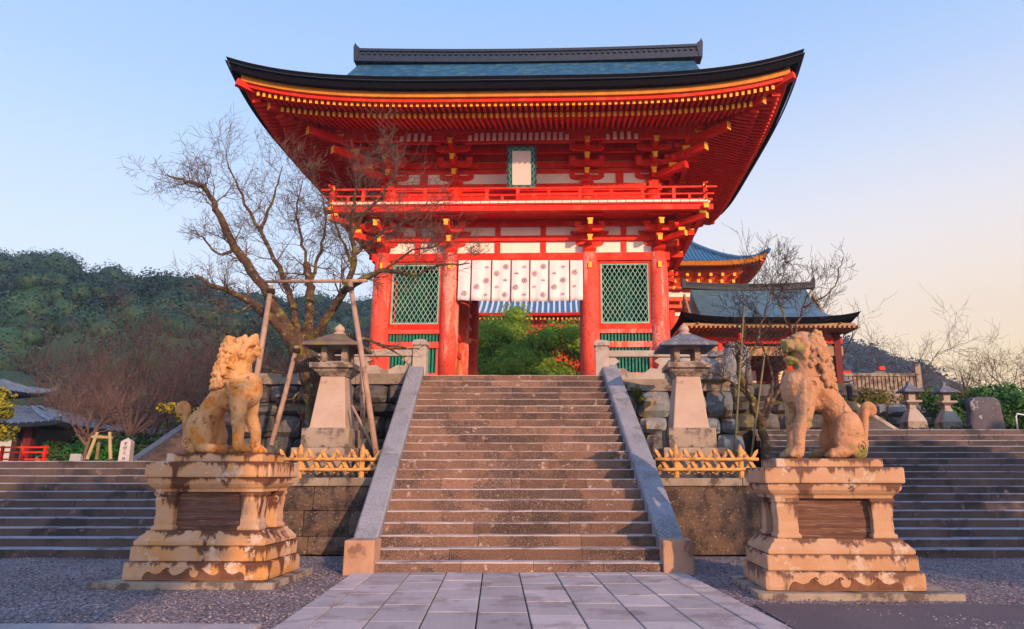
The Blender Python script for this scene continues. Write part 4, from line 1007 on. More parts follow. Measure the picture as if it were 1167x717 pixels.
perim(.34, EZ - .46, .30, .25, OCH, 'eave_board')
perim(.42, EZ - .575, .113, .30, VERM, 'eave_batten')
perim(1.10, EZ - .60, .14, .2, VERM, 'flying_eave_beam')
# soffits
def soffit(d0, z0, d1, z1, name, n=40):
    for side in range(4):
        mb = MB(); vs = []
        for k in range(n + 1):
            u = -1 + 2 * k / n
            for d, z in ((d0, z0), (d1, z1)):
                h_ = (HL if side % 2 == 0 else HD); q = (HD if side % 2 == 0 else HL) - d; s = (h_ - d) * u
                p = [(s, -q), (q, s), (-s, q), (-q, -s)][side]; kk = max(0, 1 - d / 4.2)
                vs.append((GX + p[0], GY + p[1], z + elift(s / h_) * kk))
        mb.add(vs, [(2 * q, 2 * q + 1, 2 * q + 3, 2 * q + 2) for q in range(n)]); build(mb, name, VERMD, roofo)
soffit(.42, EZ - .44, 1.6, EZ - .27, 'upper_soffit'); soffit(1.12, EZ - .60, 3.9, EZ + .20, 'lower_soffit')
# rafters: the front row of flying rafters one by one, the rest as rows
def rafter(mb, side, s, d0, z0, d1, z1, w_, h):
    h_ = HL if side % 2 == 0 else HD; b_ = HD if side % 2 == 0 else HL
    lim = h_ - abs(s) - .08; d1b = min(d1, lim)
    if d1b < d0 + .12: return False
    z1b = z0 + (z1 - z0) * (d1b - d0) / (d1 - d0); P_ = []
    for d, z in ((d1b, z1b), (d0, z0)):
        q = b_ - d; p = [(s, -q), (q, s), (-s, q), (-q, -s)][side]; P_.append((GX + p[0], GY + p[1], z + elift(s / h_) * max(0, 1 - d / 4.2)))
    mb.beam(P_[0], P_[1], w_, h, 0, 1); return True
sp_ = .176
for side in range(4):
    h_ = HL if side % 2 == 0 else HD; n = int((h_ - .5) / sp_)
    row = MB(); row2 = MB()
    for k in range(-n, n + 1):
        if side == 0:
            m1 = MB()
            if rafter(m1, side, k * sp_, .52, EZ - .60, 1.7, EZ - .40, .08, .12): build(m1, 'flying_rafter', [VERM, YEL], roofo)
        else: rafter(row, side, k * sp_, .52, EZ - .60, 1.7, EZ - .40, .08, .12)
        rafter(row2, side, k * sp_, 1.04, EZ - .675, 4.0, EZ + .08, .085, .14)
    if row.v: o = build(row, 'flying_rafter_row', [VERM, YEL], roofo); o['kind'] = 'stuff'
    o = build(row2, 'base_rafter_row', [VERM, YEL], roofo); o['kind'] = 'stuff'
for sx in (-1, 1):
    for sy in (-1, 1):
        mb = MB(); A = Vector((GX + sx * (HL - 3.9), GY + sy * (HD - 3.9), EZ + .15)); B_ = Vector((GX + sx * (HL - .95), GY + sy * (HD - .95), EZ - .60 + .30)); mb.beam(A, B_, .20, .26, 0, 1)
        A = Vector((GX + sx * (HL - 1.5), GY + sy * (HD - 1.5), EZ - .40 + .22)); B_ = Vector((GX + sx * (HL - .26), GY + sy * (HD - .26), EZ - .60 + .66)); mb.beam(A, B_, .17, .2, 0, 0)
        build(mb, 'hip_rafter', [VERM, YEL], roofo)
# ------------------------------------------------------------------ curtain and plaque hanging on the gate
cl = thing('gate_curtain', 'white curtain with maroon crests and purple braids hanging across the gate opening', 'curtain', (GX, 21.93, 6.85), R(-1.3) * 0)
CU = [0, .107, .27, .425, .575, .727, .893, 1.0]; cx0, cx1, cz0, cz1 = -3.20, .84, 6.90, 8.27
def ccurve(u, v):  # cloth surface; v 0 top .. 1 bottom
    x = cx0 + (cx1 - cx0) * u; sag = .045 * math.cos((u - .5) * math.pi) - .0
    return Vector((x, 21.78 + .03 * math.sin(u * 62 + 2 * v) * (.3 + .7 * v) - .05 * v, cz1 - (cz1 - cz0 - .0 + sag * 1.0 - .03) * v))
for k in range(7):
    mb = MB(); n = 16; m_ = 8; vs = []
    for side in (0, 1):
        for j in range(m_ + 1):
            for i in range(n + 1):
                u = CU[k] + .004 + (CU[k + 1] - CU[k] - .008) * i / n; p = ccurve(u, j / m_); vs.append((p.x, p.y + side * .006, p.z))
    W_ = n + 1; q = (m_ + 1) * W_
    fs = [(j * W_ + i, (j + 1) * W_ + i, (j + 1) * W_ + i + 1, j * W_ + i + 1) for j in range(m_) for i in range(n)]
    fs += [tuple(q + a for a in reversed(f)) for f in fs]
    fs += [(m_ * W_ + i, q + m_ * W_ + i, q + m_ * W_ + i + 1, m_ * W_ + i + 1) for i in range(n)]
    mb.add(vs, fs); build(mb, 'cloth_panel', CLOTH, cl, smooth=True)
for k in range(1, 7):
    mb = MB(); pts = [ccurve(CU[k], v * 1.05) + Vector((0, -.015, 0)) for v in (0, .25, .5, .75, 1)]
    for a, b_ in zip(pts[:-1], pts[1:]): mb.beam(a, b_, .035, .02, up=(0, 1, 0))
    build(mb, 'braid', PURP, cl)
def zc(px, py): u = (px - 90) / 605; v = (py - 105) / 203; p_ = ccurve(u, v); return Vector((p_.x, 21.745 - .05 * v, p_.z))
for px, py in ((124, 275), (183, 240), (228, 207), (278, 171), (322, 138), (318, 276), (370, 240), (412, 205), (461, 171), (503, 137), (501, 276), (555, 240), (597, 205), (654, 166)):
    c = zc(px, py); mb = MB(); n = 22; r1, r0 = .088, .076
    def ring(r1, r0, n=22, cx=0, cz=0, a0=0, a1=2 * math.pi):
        vs = []; 
        for i in range(n + 1):
            a = a0 + (a1 - a0) * i / n
            for r in (r0, r1): vs.append((c.x + cx + r * math.cos(a), c.y, c.z + cz + r * math.sin(a)))
        mb.add(vs, [(2 * i, 2 * i + 1, 2 * i + 3, 2 * i + 2) for i in range(n)])
    ring(r1, r0)
    for q in range(3):                                                   # three curling commas
        a = q * 2.094 + .5; ring(.020, 0, 10, .030 * math.cos(a), .030 * math.sin(a)); ring(.062, .052, 8, 0, 0, a + .2, a + 1.5)
    build(mb, 'round_crest', MARK, cl)
for px, py in ((226, 278), (230, 140), (279, 238), (319, 205), (373, 171), (412, 138), (411, 275), (459, 237), (502, 205), (555, 171), (597, 138), (595, 275), (652, 237)):
    c = zc(px, py); mb = MB(); n = 12
    for r1, r0 in ((.058, .050), (.034, .028)):
        vs = []
        for i in range(n + 1):
            a = math.pi * i / n
            for r in (r0, r1): vs.append((c.x + r * 1.0 * math.cos(a), c.y, c.z + .8 * r * math.sin(a)))
        mb.add(vs, [(2 * i, 2 * i + 1, 2 * i + 3, 2 * i + 2) for i in range(n)])
    for dx in (-.046, .0, .046): mb.box(c.x + dx - .005, c.x + dx + .005, c.y - .001, c.y, c.z - .042, c.z - .002)
    mb.box(c.x - .058, c.x + .058, c.y - .0012, c.y, c.z - .008, c.z + .004)
    build(mb, 'basket_crest', MARK, cl)
pq = thing('name_plaque', 'upright blank pale plaque in wavy teal frame at the centre of the upper storey', 'plaque', (-1.14, 21.0, 10.45))
mb = MB(); mb.T = Matrix.Translation((-1.14, 21.12, 10.42)) @ Matrix.Rotation(R(16), 4, 'X')
TM = mb.T
HW, HH = .47, .70
n = 60; outl = []
def wavy(hw, hh, amp, per):
    pts = []
    def ed(a, b_):
        L_ = (Vector(b_) - Vector(a)).length; m = max(6, int(L_ / .03)); d = (Vector(b_) - Vector(a)).normalized(); nn = Vector((d.y, -d.x))
        w_ = round(L_ / per)
        for k in range(m):
            t_ = k / m; p = Vector(a) + d * L_ * t_ + nn * amp * math.sin(t_ * w_ * 2 * math.pi) ; pts.append((p.x, p.y))
    c = [(-hw, 0), (hw, 0), (hw, 2 * hh), (-hw, 2 * hh)]
    for q in range(4): ed(c[q], c[(q + 1) % 4])
    return pts
mb.prism(wavy(HW, HH, .018, .25), -.04, .04); build(mb, 'frame', FRAME, pq)
mb = MB(); mb.T = TM; mb.box(-.29, .29, -.056, -.041, .17, 2 * HH - .17); build(mb, 'board', PLQ, pq)
mb = MB(); mb.T = TM
pts = [(p[0], -.05, p[1] + .09) for p in wavy(HW - .09, HH - .09, .028, .22)]
mb.tube(pts + [pts[0]], .011, 5); build(mb, 'frame_scroll', FRLN, pq)
mb = MB(); mb.T = TM
for a in ((-.31, -.29), (.29, .31)): mb.box(a[0], a[1], -.058, -.041, .15, 2 * HH - .15)
for a in ((.15, .17), (2 * HH - .17, 2 * HH - .15)): mb.box(-.29, .29, -.058, -.041, a[0], a[1])
build(mb, 'inner_border', FRLN, pq)

# ------------------------------------------------------------------ transverse paving and asphalt beside the path
mb = MB(); rs = random.Random(9); x = -16.0
while x < -3.0:
    xb = min(x + rs.uniform(.8, 1.4), -2.98)
    for (ya, yb) in ((7.14, 7.62), (6.3, 7.12), (5.4, 6.28)):
        mb.cham(x + .006, xb - .006, ya + .006, yb - .006, -.02, .036 + rs.uniform(-.002, .002), .008)
    x = xb
struct(build(mb, 'pavement', SLAB))
ASPH = M('worn_asphalt', (.12, .095, .11), (.085, .07, .085), 1.2, .9, .5, 90, speck=(.22, .18, .20), spscale=140, spamt=.08)
mb = MB(); pts = [(2.52, -6), (14, -6), (20, 8.2), (6, 8.9), (4.9, 8.72), (2.52, 8.86), (2.2, 8.9)]
ed_ = [(2.3 + (22 - 2.3) * k / 60, 8.75 + .12 * noise.noise(Vector((k * .35, 1, 0))) + .05 * noise.noise(Vector((k * 1.3, 4, 0)))) for k in range(61)]
mb.prism([(2.75, -6), (22, -6)] + ed_[::-1], -.02, .022, 0, 'z'); struct(build(mb, 'asphalt_yard', ASPH))

# ------------------------------------------------------------------ vegetation helpers
def npmesh(name, verts, quads, mat, parent=None, origin=None):
    off = np.array(ORGN[parent.name] if parent is not None else (origin if origin is not None else (0, 0, 0)), float)
    me = bpy.data.meshes.new(name); v = (verts - off).astype(np.float32); n = len(quads)
    me.vertices.add(len(v)); me.vertices.foreach_set('co', v.ravel()); me.loops.add(n * 4); me.loops.foreach_set('vertex_index', quads.ravel().astype(np.int32))
    me.polygons.add(n); me.polygons.foreach_set('loop_start', np.arange(0, n * 4, 4, dtype=np.int32)); me.update(calc_edges=True); me.materials.append(mat)
    o = bpy.data.objects.new(name, me); col.objects.link(o)
    if parent is not None: o.parent = parent
    else: o.location = tuple(off)
    ORGN[o.name] = tuple(off); return o
def leafquads(blobs, per, size, seed, up=.25, lump=.18, shell=.7, asp=1.0, jit=.55):
    g_ = np.random.default_rng(seed); V = []
    for (cx, cy, cz, rx, ry, rz) in blobs:
        n = int(per); d = g_.normal(size=(n, 3)); d /= np.linalg.norm(d, axis=1)[:, None]
        ph = g_.uniform(0, 6.28, 3)
        lm = 1 + lump * (np.sin(d[:, 0] * 5 + ph[0]) * np.sin(d[:, 1] * 5 + ph[1]) + .6 * np.sin(d[:, 2] * 7 + ph[2]))
        r = (shell + (1.05 - shell) * g_.random(n) ** .6) * lm
        c = np.array([cx, cy, cz]) + d * r[:, None] * np.array([rx, ry, rz])
        nr = d * .8 + g_.normal(size=(n, 3)) * jit + np.array([0, 0, up]); nr /= np.linalg.norm(nr, axis=1)[:, None]
        t_ = np.cross(nr, g_.normal(size=(n, 3))); t_ /= np.linalg.norm(t_, axis=1)[:, None] + 1e-9; b_ = np.cross(nr, t_)
        s = size * g_.uniform(.55, 1.25, n)[:, None]
        V.append(np.stack([c - t_ * s, c - b_ * s * .6 * asp, c + t_ * s, c + b_ * s * .6 * asp], 1).reshape(-1, 3))
    V = np.concatenate(V); return V, np.arange(len(V)).reshape(-1, 4)
def grow(mb, p, d, length, r, lev, rg, P_):
    """one twig and its children: P_ = dict(up, jit, kids per level, ratio)"""
    n = 5 if lev > 0 else 4; pts = [p.copy()]; rad = [r]; q = p.copy(); dd = d.normalized()
    for k in range(n):
        dd = (dd + Vector((rg.gauss(0, 1), rg.gauss(0, 1), rg.gauss(0, 1))) * P_['jit'] + Vector((0, 0, P_['up']))).normalized()
        q = q + dd * (length / n); pts.append(q.copy()); rad.append(r * (1 - .78 * (k + 1) / n))
    rad = [max(x, P_.get('rmin', .003)) for x in rad]
    mb.tube(pts, rad, 3 if lev <= 1 else 5, cap=False)
    if lev > 0:
        for k in range(P_['kids'][lev]):
            t_ = rg.uniform(.2, 1) * n; i = min(int(t_), n - 1); f = t_ - i; c = pts[i].lerp(pts[i + 1], f)
            base = (pts[i + 1] - pts[i]).normalized(); sd = Vector((rg.gauss(0, 1), rg.gauss(0, 1), rg.gauss(0, 1))); sd = (sd - base * sd.dot(base)).normalized()
            nd = (base * rg.uniform(.5, 1.0) + sd * rg.uniform(.5, 1.0)).normalized()
            grow(mb, c, nd, length * rg.uniform(.38, .72), max(rad[i] * .62, P_.get('rmin', .003)), lev - 1, rg, P_)
def limb(mb, mbt, pts, r0, r1, rg, ntw, tl, P_, lev=2, start=.25, knob=.0):
    """traced limb, smoothed, with twigs grown from it"""
    P = [Vector(p) for p in pts]; S = []
    for i in range(len(P) - 1):
        a = P[max(i - 1, 0)]; b_ = P[i]; c = P[i + 1]; e = P[min(i + 2, len(P) - 1)]
        for k in range(5):
            t_ = k / 5; S.append(.5 * ((2 * b_) + (-a + c) * t_ + (2 * a - 5 * b_ + 4 * c - e) * t_ * t_ + (-a + 3 * b_ - 3 * c + e) * t_ ** 3))
    S.append(P[-1]); m_ = len(S) - 1
    S = [p + Vector((rg.gauss(0, 1), rg.gauss(0, 1), rg.gauss(0, 1))) * .02 * (0 < i < m_) for i, p in enumerate(S)]
    rad = [(r0 + (r1 - r0) * (i / m_) ** .8) * (1 + rg.uniform(-knob, knob)) for i in range(m_ + 1)]
    mb.tube(S, rad, 9)
    for k in range(ntw):
        t_ = rg.uniform(start, 1) * m_; i = min(int(t_), m_ - 1); c = S[i].lerp(S[i + 1], t_ - i); base = (S[i + 1] - S[i]).normalized()
        sd = Vector((rg.gauss(0, 1), rg.gauss(0, .8), rg.gauss(0, 1))); sd = (sd - base * sd.dot(base)).normalized()
        grow(mbt, c, (base * rg.uniform(.3, 1) + sd).normalized(), tl * rg.uniform(.5, 1.1), max(.005, rad[i] * .26), lev, rg, P_)
    return S

# ------------------------------------------------------------------ the gnarled bare tree on the left terrace
rg = random.Random(42)
bt = thing('bare_tree', 'large gnarled leafless tree with mossy trunk propped by wooden poles, left of the gate', 'tree', tuple(at(358, 520, 16.3)[:2]) + (1.3,))
tm = MB(); tw = MB(); PT = dict(up=.06, jit=.2, kids=[0, 6, 6], rmin=.0032)
def L_(pts, r0, r1, n, tl, lev=2, start=.25, P_=PT): limb(tm, tw, [at(*p) for p in pts], r0, r1, rg, n, tl, P_, lev, start, .10)
b0 = at(358, 520, 16.3); b0.z = 1.2
limb(tm, tw, [b0, at(362, 470, 16.3), at(356, 430, 16.25), at(342, 400, 16.2), at(338, 385, 16.2)], .33, .215, rg, 3, .5, PT, 1, .4, .12)
L_([(342, 402, 16.2), (328, 378, 16.1), (300, 326, 16.0), (268, 283, 15.8), (246, 238, 15.6), (232, 214, 15.5), (208, 206, 15.3), (188, 200, 15.2)], .175, .014, 24, .85)
L_([(336, 396, 16.2), (310, 362, 15.9), (278, 341, 15.6), (245, 326, 15.3), (222, 313, 15.1)], .155, .025, 12, .7)
L_([(268, 283, 15.8), (250, 290, 15.7), (232, 270, 15.6), (218, 262, 15.4)], .04, .01, 8, .6, 2)
L_([(338, 392, 16.2), (336, 355, 16.4), (322, 314, 16.6), (296, 264, 16.7), (272, 214, 16.6), (258, 182, 16.5)], .11, .012, 26, 1.05)
L_([(296, 264, 16.7), (312, 222, 16.9), (322, 190, 17.0)], .05, .01, 8, 1.1)
L_([(350, 392, 16.2), (353, 350, 16.1), (352, 318, 16.0), (350, 300, 15.95)], .125, .08, 6, .9, 2, .5)
L_([(352, 320, 16.0), (345, 280, 15.9), (338, 240, 15.7), (345, 205, 15.6)], .05, .010, 18, .95)
L_([(354, 322, 16.0), (366, 285, 16.2), (372, 250, 16.4), (366, 215, 16.5)], .05, .012, 12, 1.1)
L_([(346, 398, 16.2), (366, 372, 15.9), (394, 327, 15.6), (403, 297, 15.4), (401, 264, 15.3), (404, 225, 15.2), (412, 190, 15.1)], .13, .014, 24, 1.05)
L_([(403, 300, 15.4), (385, 262, 15.6), (378, 235, 15.7)], .05, .01, 10, 1.0)
L_([(401, 264, 15.3), (425, 232, 15.3), (447, 205, 15.2), (452, 180, 15.2)], .055, .01, 20, 1.0)
L_([(403, 290, 15.4), (432, 268, 15.3), (462, 252, 15.1), (490, 240, 15.0)], .05, .01, 18, .9)
L_([(390, 333, 15.6), (410, 320, 15.3), (439, 309, 15.1), (472, 313, 14.9), (500, 302, 14.8), (535, 300, 14.7)], .09, .012, 16, .85)
L_([(439, 309, 15.1), (470, 285, 15.0), (505, 283, 14.9)], .035, .008, 12, .7)
L_([(352, 394, 16.2), (372, 386, 15.7), (400, 384, 15.2), (440, 393, 15.0), (478, 398, 14.9)], .085, .012, 8, .6, 1)
L_([(430, 392, 15.05), (450, 402, 15.0), (468, 418, 14.9)], .03, .008, 4, .5, 1)
L_([(345, 420, 16.2), (322, 425, 15.9), (300, 418, 15.6), (285, 425, 15.4)], .04, .01, 8, .6, 1)
L_([(350, 440, 16.2), (330, 455, 15.9), (318, 450, 15.7)], .03, .01, 6, .5, 1)
L_([(290, 345, 15.7), (268, 356, 15.5), (250, 352, 15.3), (236, 362, 15.2)], .035, .008, 8, .6, 1)
build(tm, 'trunk', BARK, bt, smooth=True); build(tw, 'twigs', BARK2, bt)
# props
pr = thing('tree_support', 'bare wooden pole frame propping the limbs of the gnarled tree', 'support frame', (at(360, 520, 15.4)[0], 15.4, 1.44))
for (a, b_, r, nm) in ((at(309, 326, 15.45), at(290, 440, 14.9) + (at(290, 440, 14.9) - at(309, 326, 15.45)) * .42, .065, 'pole'), (at(338, 395, 15.6), at(309, 508, 15.0), .055, 'pole'), (at(399, 322, 15.0), at(430, 527, 14.5), .062, 'pole'),
                       (at(412, 395, 15.2), at(413, 500, 15.1), .05, 'pole'), (at(401, 462, 15.0), at(427, 515, 14.9), .03, 'pole'), (at(300, 321, 15.4), at(418, 320, 15.1), .04, 'crossbar')):
    if b_.z < 1.44: b_.z = 1.44
    mb = MB(); mid = a.lerp(b_, .5) + Vector((.012, .01, 0)); mb.tube([a, mid, b_], [r * .88, r * .96, r], 9); build(mb, nm, POLE, pr, smooth=True)
for c in (at(309, 332, 15.40), at(399, 330, 14.98), at(338, 400, 15.57)):
    mb = MB(); mb.lathe(c.x, c.y, [(.085, c.z - .05), (.092, c.z), (.085, c.z + .05)], 9); build(mb, 'rope_binding', ROPE, pr)

# bare shrub on the right terrace
rt = thing('bare_tree', 'slender multi stemmed leafless tree between the right boulder wall and the right lion', 'tree', (4.82, 16.7, 1.44))
tm = MB(); tw = MB(); rg = random.Random(8); PS = dict(up=.09, jit=.2, kids=[0, 4, 5], rmin=.0045)
def R_(pts, r0, r1, n, tl, lev=2, start=.25): limb(tm, tw, [at(*p) for p in pts], r0, r1, rg, n, tl, PS, lev, start, .08)
b1 = at(872, 540, 16.7); b1.z = 1.4
limb(tm, tw, [b1, at(872, 500, 16.7), at(862, 470, 16.7), at(852, 448, 16.7)], .12, .085, rg, 2, .4, PS, 1)
R_([(852, 448, 16.7), (843, 425, 16.7), (841, 400, 16.7), (849, 375, 16.6), (845, 345, 16.6)], .08, .015, 20, .75)
R_([(853, 450, 16.7), (833, 436, 16.6), (815, 425, 16.5), (803, 428, 16.5)], .05, .01, 8, .5, 1)
R_([(866, 478, 16.7), (880, 440, 16.8), (872, 400, 16.9), (858, 375, 16.9)], .06, .012, 18, .75)
R_([(868, 482, 16.7), (893, 430, 16.8), (905, 385, 17.0), (915, 350, 17.1), (928, 325, 17.2)], .055, .012, 20, .8)
R_([(905, 385, 17.0), (890, 350, 17.1), (880, 325, 17.2), (888, 305, 17.2)], .03, .008, 14, .7)
R_([(858, 462, 16.7), (850, 425, 16.3), (862, 390, 16.2), (872, 355, 16.1), (880, 330, 16.0)], .045, .01, 18, .75)
R_([(915, 350, 17.1), (940, 338, 17.2), (955, 312, 17.3), (961, 292, 17.3)], .03, .008, 9, .4, 1)
build(tm, 'trunk', BARK, rt, smooth=True); build(tw, 'twigs', BARKB, rt)
for a, b_, lab in ((at(866, 385, 16.2), (3.98, 16.4, 1.44), 'yellowish bamboo stake leaning beside the right lantern, the taller one'), (at(878, 420, 16.2), (4.30, 16.2, 1.44), 'shorter grey stake leaning between the right lantern and the lion')):
    b_ = Vector(b_) if False else Vector((at(832, 508, 16.4).x if 'taller' in lab else at(852, 508, 16.2).x, 16.3, 1.44)); a = at(848 if 'taller' in lab else 872, 350 if 'taller' in lab else 400, 16.4)
    mb = MB(); mb.tube([b_, b_.lerp(a, .5), a], [.026, .024, .020], 8); tag(build(mb, 'wooden_stake', BAMB if False else M('stake_wood', (.20, .19, .09), (.15, .13, .07), 5, .8), smooth=True), lab, 'stake')

# boulders on top of the right wall
def rock(label, c, r, sq, mat, seed, group=None):
    bm = bmesh.new(); bmesh.ops.create_icosphere(bm, subdivisions=4, radius=1); mb = MB()
    vs = []
    for v in bm.verts:
        p = v.co.copy(); n = noise.noise(p * 1.1 + Vector((seed, 0, 0))) * .35 + noise.noise(p * 2.6 + Vector((seed, 5, 0))) * .14
        p = Vector([math.copysign(abs(q) ** .72, q) for q in p]) * (1 + n); vs.append((c[0] + p.x * r * sq[0], c[1] + p.y * r * sq[1], c[2] + max(p.z, -.55) * r * sq[2]))
    mb.add(vs, [[v.index for v in f.verts] for f in bm.faces]); bm.free()
    return tag(build(mb, 'boulder', mat, smooth=True), label, 'boulder', group)
PBLD = M('pale_boulder', (.36, .36, .37), (.26, .26, .28), 2, .85, .6, 18, stain=(.17, .16, .16), sscale=1.8, samt=.4)
rock('wide low grey boulder capping the wall behind the right lantern', (3.55, 17.75, 4.02), .62, (1.15, .7, .62), PBLD, 3)
rock('tall pale pointed boulder standing behind the bare stems right of the gate', (4.72, 18.6, 4.2), .58, (.6, .6, 1.25), PBLD, 8)
mb = MB(); V, Q_ = leafquads([(1.95, 17.48, 3.5, .16, .10, .14), (2.08, 17.5, 3.32, .12, .08, .1)], 260, .035, 4)
tag(npmesh('fern_tuft', V, Q_, LMOSS, None, (2.0, 17.5, 3.3)), 'small bright green tuft growing from the right boulder wall', 'plant')

# ------------------------------------------------------------------ hills and woods
def hill_left(x, y):
    # skyline traced as elevation against bearing
    px = PX + FPX * x / max(y, 1) * .98
    e = np.interp(px, [-900, -300, 0, 60, 120, 170, 230, 300, 360, 420, 470, 560, 640, 760], [.29, .315, .303, .290, .280, .268, .247, .232, .228, .225, .20, .13, .06, .02])
    D0, D1 = 42.0, 170.0; t_ = max(0, min(1, (y - D0) / (D1 - D0)))
    if t_ <= 0: return 1.7
    z = EYE + e * (D1 + 6) * (t_ ** 1.15)
    spur = math.exp(-((px - 150) / 190) ** 2) * math.exp(-((y - 92) / 20) ** 2)          # a nearer rounded shoulder
    spur2 = math.exp(-((px - 20) / 120) ** 2) * math.exp(-((y - 120) / 16) ** 2)
    return z + 8.5 * spur + 5 * spur2
mb = MB(); nx, ny = 60, 24; vs = []
for j in range(ny + 1):
    for i in range(nx + 1):
        y = 42 + (260 - 42) * j / ny; x = (-1.9 + 1.95 * i / nx) * y
        z = hill_left(x, y); z = z if y <= 170 else hill_left(x, 170) - (y - 170) * .25
        vs.append((x, y, z - 6 * min(1, (y - 42) / 50) + 2.0 * noise.noise(Vector((x * .03, y * .03, 1)))))
W_ = nx + 1; mb.add(vs, [(j * W_ + i, j * W_ + i + 1, (j + 1) * W_ + i + 1, (j + 1) * W_ + i) for j in range(ny) for i in range(nx)])
struct(build(mb, 'hill', SOIL, smooth=True))
g_ = np.random.default_rng(12); blobs = []; cores = []
for k in range(400):                                             # each tree crown is a dome of several leaf masses
    y = 48 + 122 * g_.random() ** .8; x = g_.uniform(-1.2, -.03) * y
    if x > -10 and y < 60: continue
    z = hill_left(x, y) - 6 * min(1, (y - 42) / 50); R_c = g_.uniform(3.0, 6.8) * (.70 + y / 250); hh = g_.uniform(.75, 1.15)
    cores.append((x, y, z + R_c * .3, R_c, R_c, R_c * hh))
    for q in range(9):
        a = g_.uniform(0, 6.283); e = g_.uniform(.1, 1.45); rr = R_c * .72
        blobs.append((x + math.cos(a) * math.cos(e) * rr, y + math.sin(a) * math.cos(e) * rr, z + R_c * .3 + math.sin(e) * rr * hh, R_c * .42, R_c * .42, R_c * .36))
blobs = [b_ for b_ in blobs if b_[1] < 178]
nb_ = [b_ for b_ in blobs if b_[1] < 80]; fb_ = [b_ for b_ in blobs if b_[1] >= 80]
V1, _q = leafquads(nb_, 420, .17, 5, up=.3, lump=.15, shell=.85, jit=.32); V2, _q = leafquads(fb_, 190, .27, 6, up=.3, lump=.15, shell=.85, jit=.32)
V = np.concatenate([V1, V2]); Q_ = np.arange(len(V)).reshape(-1, 4)
tag(npmesh('hill_forest', V, Q_, LHILL, None, (-80, 100, 0)), 'dense blue green evergreen forest covering the hillside behind the left lion', 'forest', kind='stuff')
mb = MB()
for (x, y, z, rx, ry, rz) in cores: mb.ball((x, y, z), rx * .70, 10, 0, (1, 1, rz / rx))
for (x, y, z, rx, ry, rz) in blobs: mb.ball((x, y, z), rx * .66, 6, 0, (1, 1, rz / rx))
tag(build(mb, 'forest_understorey', LHILL, smooth=True), 'dark solid inner mass of the hillside forest behind the left lion', 'forest', kind='stuff')
# right-hand mountain
def hill_right(x, y):
    px = PX + FPX * x / max(y, 1) * .98
    e = np.interp(px, [600, 720, 800, 880, 940, 1000, 1040, 1080, 1120, 1167, 1300, 1700], [.10, .19, .225, .215, .190, .163, .142, .112, .092, .075, .05, .06])
    t_ = max(0, min(1, (y - 150) / 170)); return EYE + e * 326 * t_ ** .9
mb = MB(); nx, ny = 60, 16; vs = []
for j in range(ny + 1):
    for i in range(nx + 1):
        y = 150 + 260 * j / ny; x = (-.1 + 1.7 * i / nx) * y; z = hill_right(x, min(y, 320)) - max(0, y - 320) * .3
        vs.append((x, y, z - 5 * min(1, (y - 150) / 50)))
W_ = nx + 1; mb.add(vs, [(j * W_ + i, j * W_ + i + 1, (j + 1) * W_ + i + 1, (j + 1) * W_ + i) for j in range(ny) for i in range(nx)])
struct(build(mb, 'mountain', SOIL, smooth=True))
blobs = []
for k in range(900):
    y = 160 + 160 * g_.random(); x = g_.uniform(.18, .85) * y; z = hill_right(x, y) - 5 * min(1, (y - 150) / 50); r = g_.uniform(4, 8); blobs.append((x, y, z + r * .6, r, r, r * .8))
V, Q_ = leafquads(blobs, 170, .85, 6, up=.3, lump=.2, shell=.85, jit=.35)
tag(npmesh('mountain_forest', V, Q_, LHILR, None, (150, 250, 0)), 'hazy blue forest on the mountain behind the right lion', 'forest', kind='stuff')
mb = MB()
for (x, y, z, rx, ry, rz) in blobs: mb.ball((x, y, z), rx * .78, 8, 0, (1, 1, .8))
tag(build(mb, 'forest_understorey', LHILR), 'dark solid inner mass of the forest on the blue mountain', 'forest', kind='stuff')

# ------------------------------------------------------------------ leafy trees
def leafy(name, label, cat, base, h, crown, per, size, mat, seed, bark=BARK, tr=.12, group=None, core=True):
    t_ = thing(name, label, cat, base, 0, group); rg_ = random.Random(seed)
    mb = MB(); B_ = Vector(base); top = B_ + Vector((0, 0, h)); mb.tube([B_ - Vector((0, 0, .1)), B_.lerp(top, .5) + Vector((rg_.uniform(-.1, .1), 0, 0)), top], [tr, tr * .75, tr * .4], 8)
    for c in crown: mb.tube([B_ + Vector((0, 0, h * .45)), Vector(c[:3])], [tr * .4, tr * .12], 5)
    build(mb, 'trunk', bark, t_, smooth=True)
    V, Q_ = leafquads(crown, per, size, seed); cr_ = npmesh('crown', V, Q_, mat, t_)
    if core:
        mb = MB()
        for c in crown: mb.ball(c[:3], .6 * c[3], 10, 0, (1, c[4] / c[3], c[5] / c[3]))
        build(mb, 'inner_foliage', mat, cr_)
    return t_
def blobcrown(cx, cy, cz, rx, ry, rz, n, rb, seed):
    r_ = random.Random(seed); out_ = []
    for _ in range(n):
        while True:
            a, b_, c = r_.uniform(-1, 1), r_.uniform(-1, 1), r_.uniform(-1, 1)
            if .25 < a * a + b_ * b_ + c * c < 1: break
        q = rb * r_.uniform(.7, 1.25); out_.append((cx + a * rx, cy + b_ * ry, cz + c * rz, q, q, q * .8))
    return out_
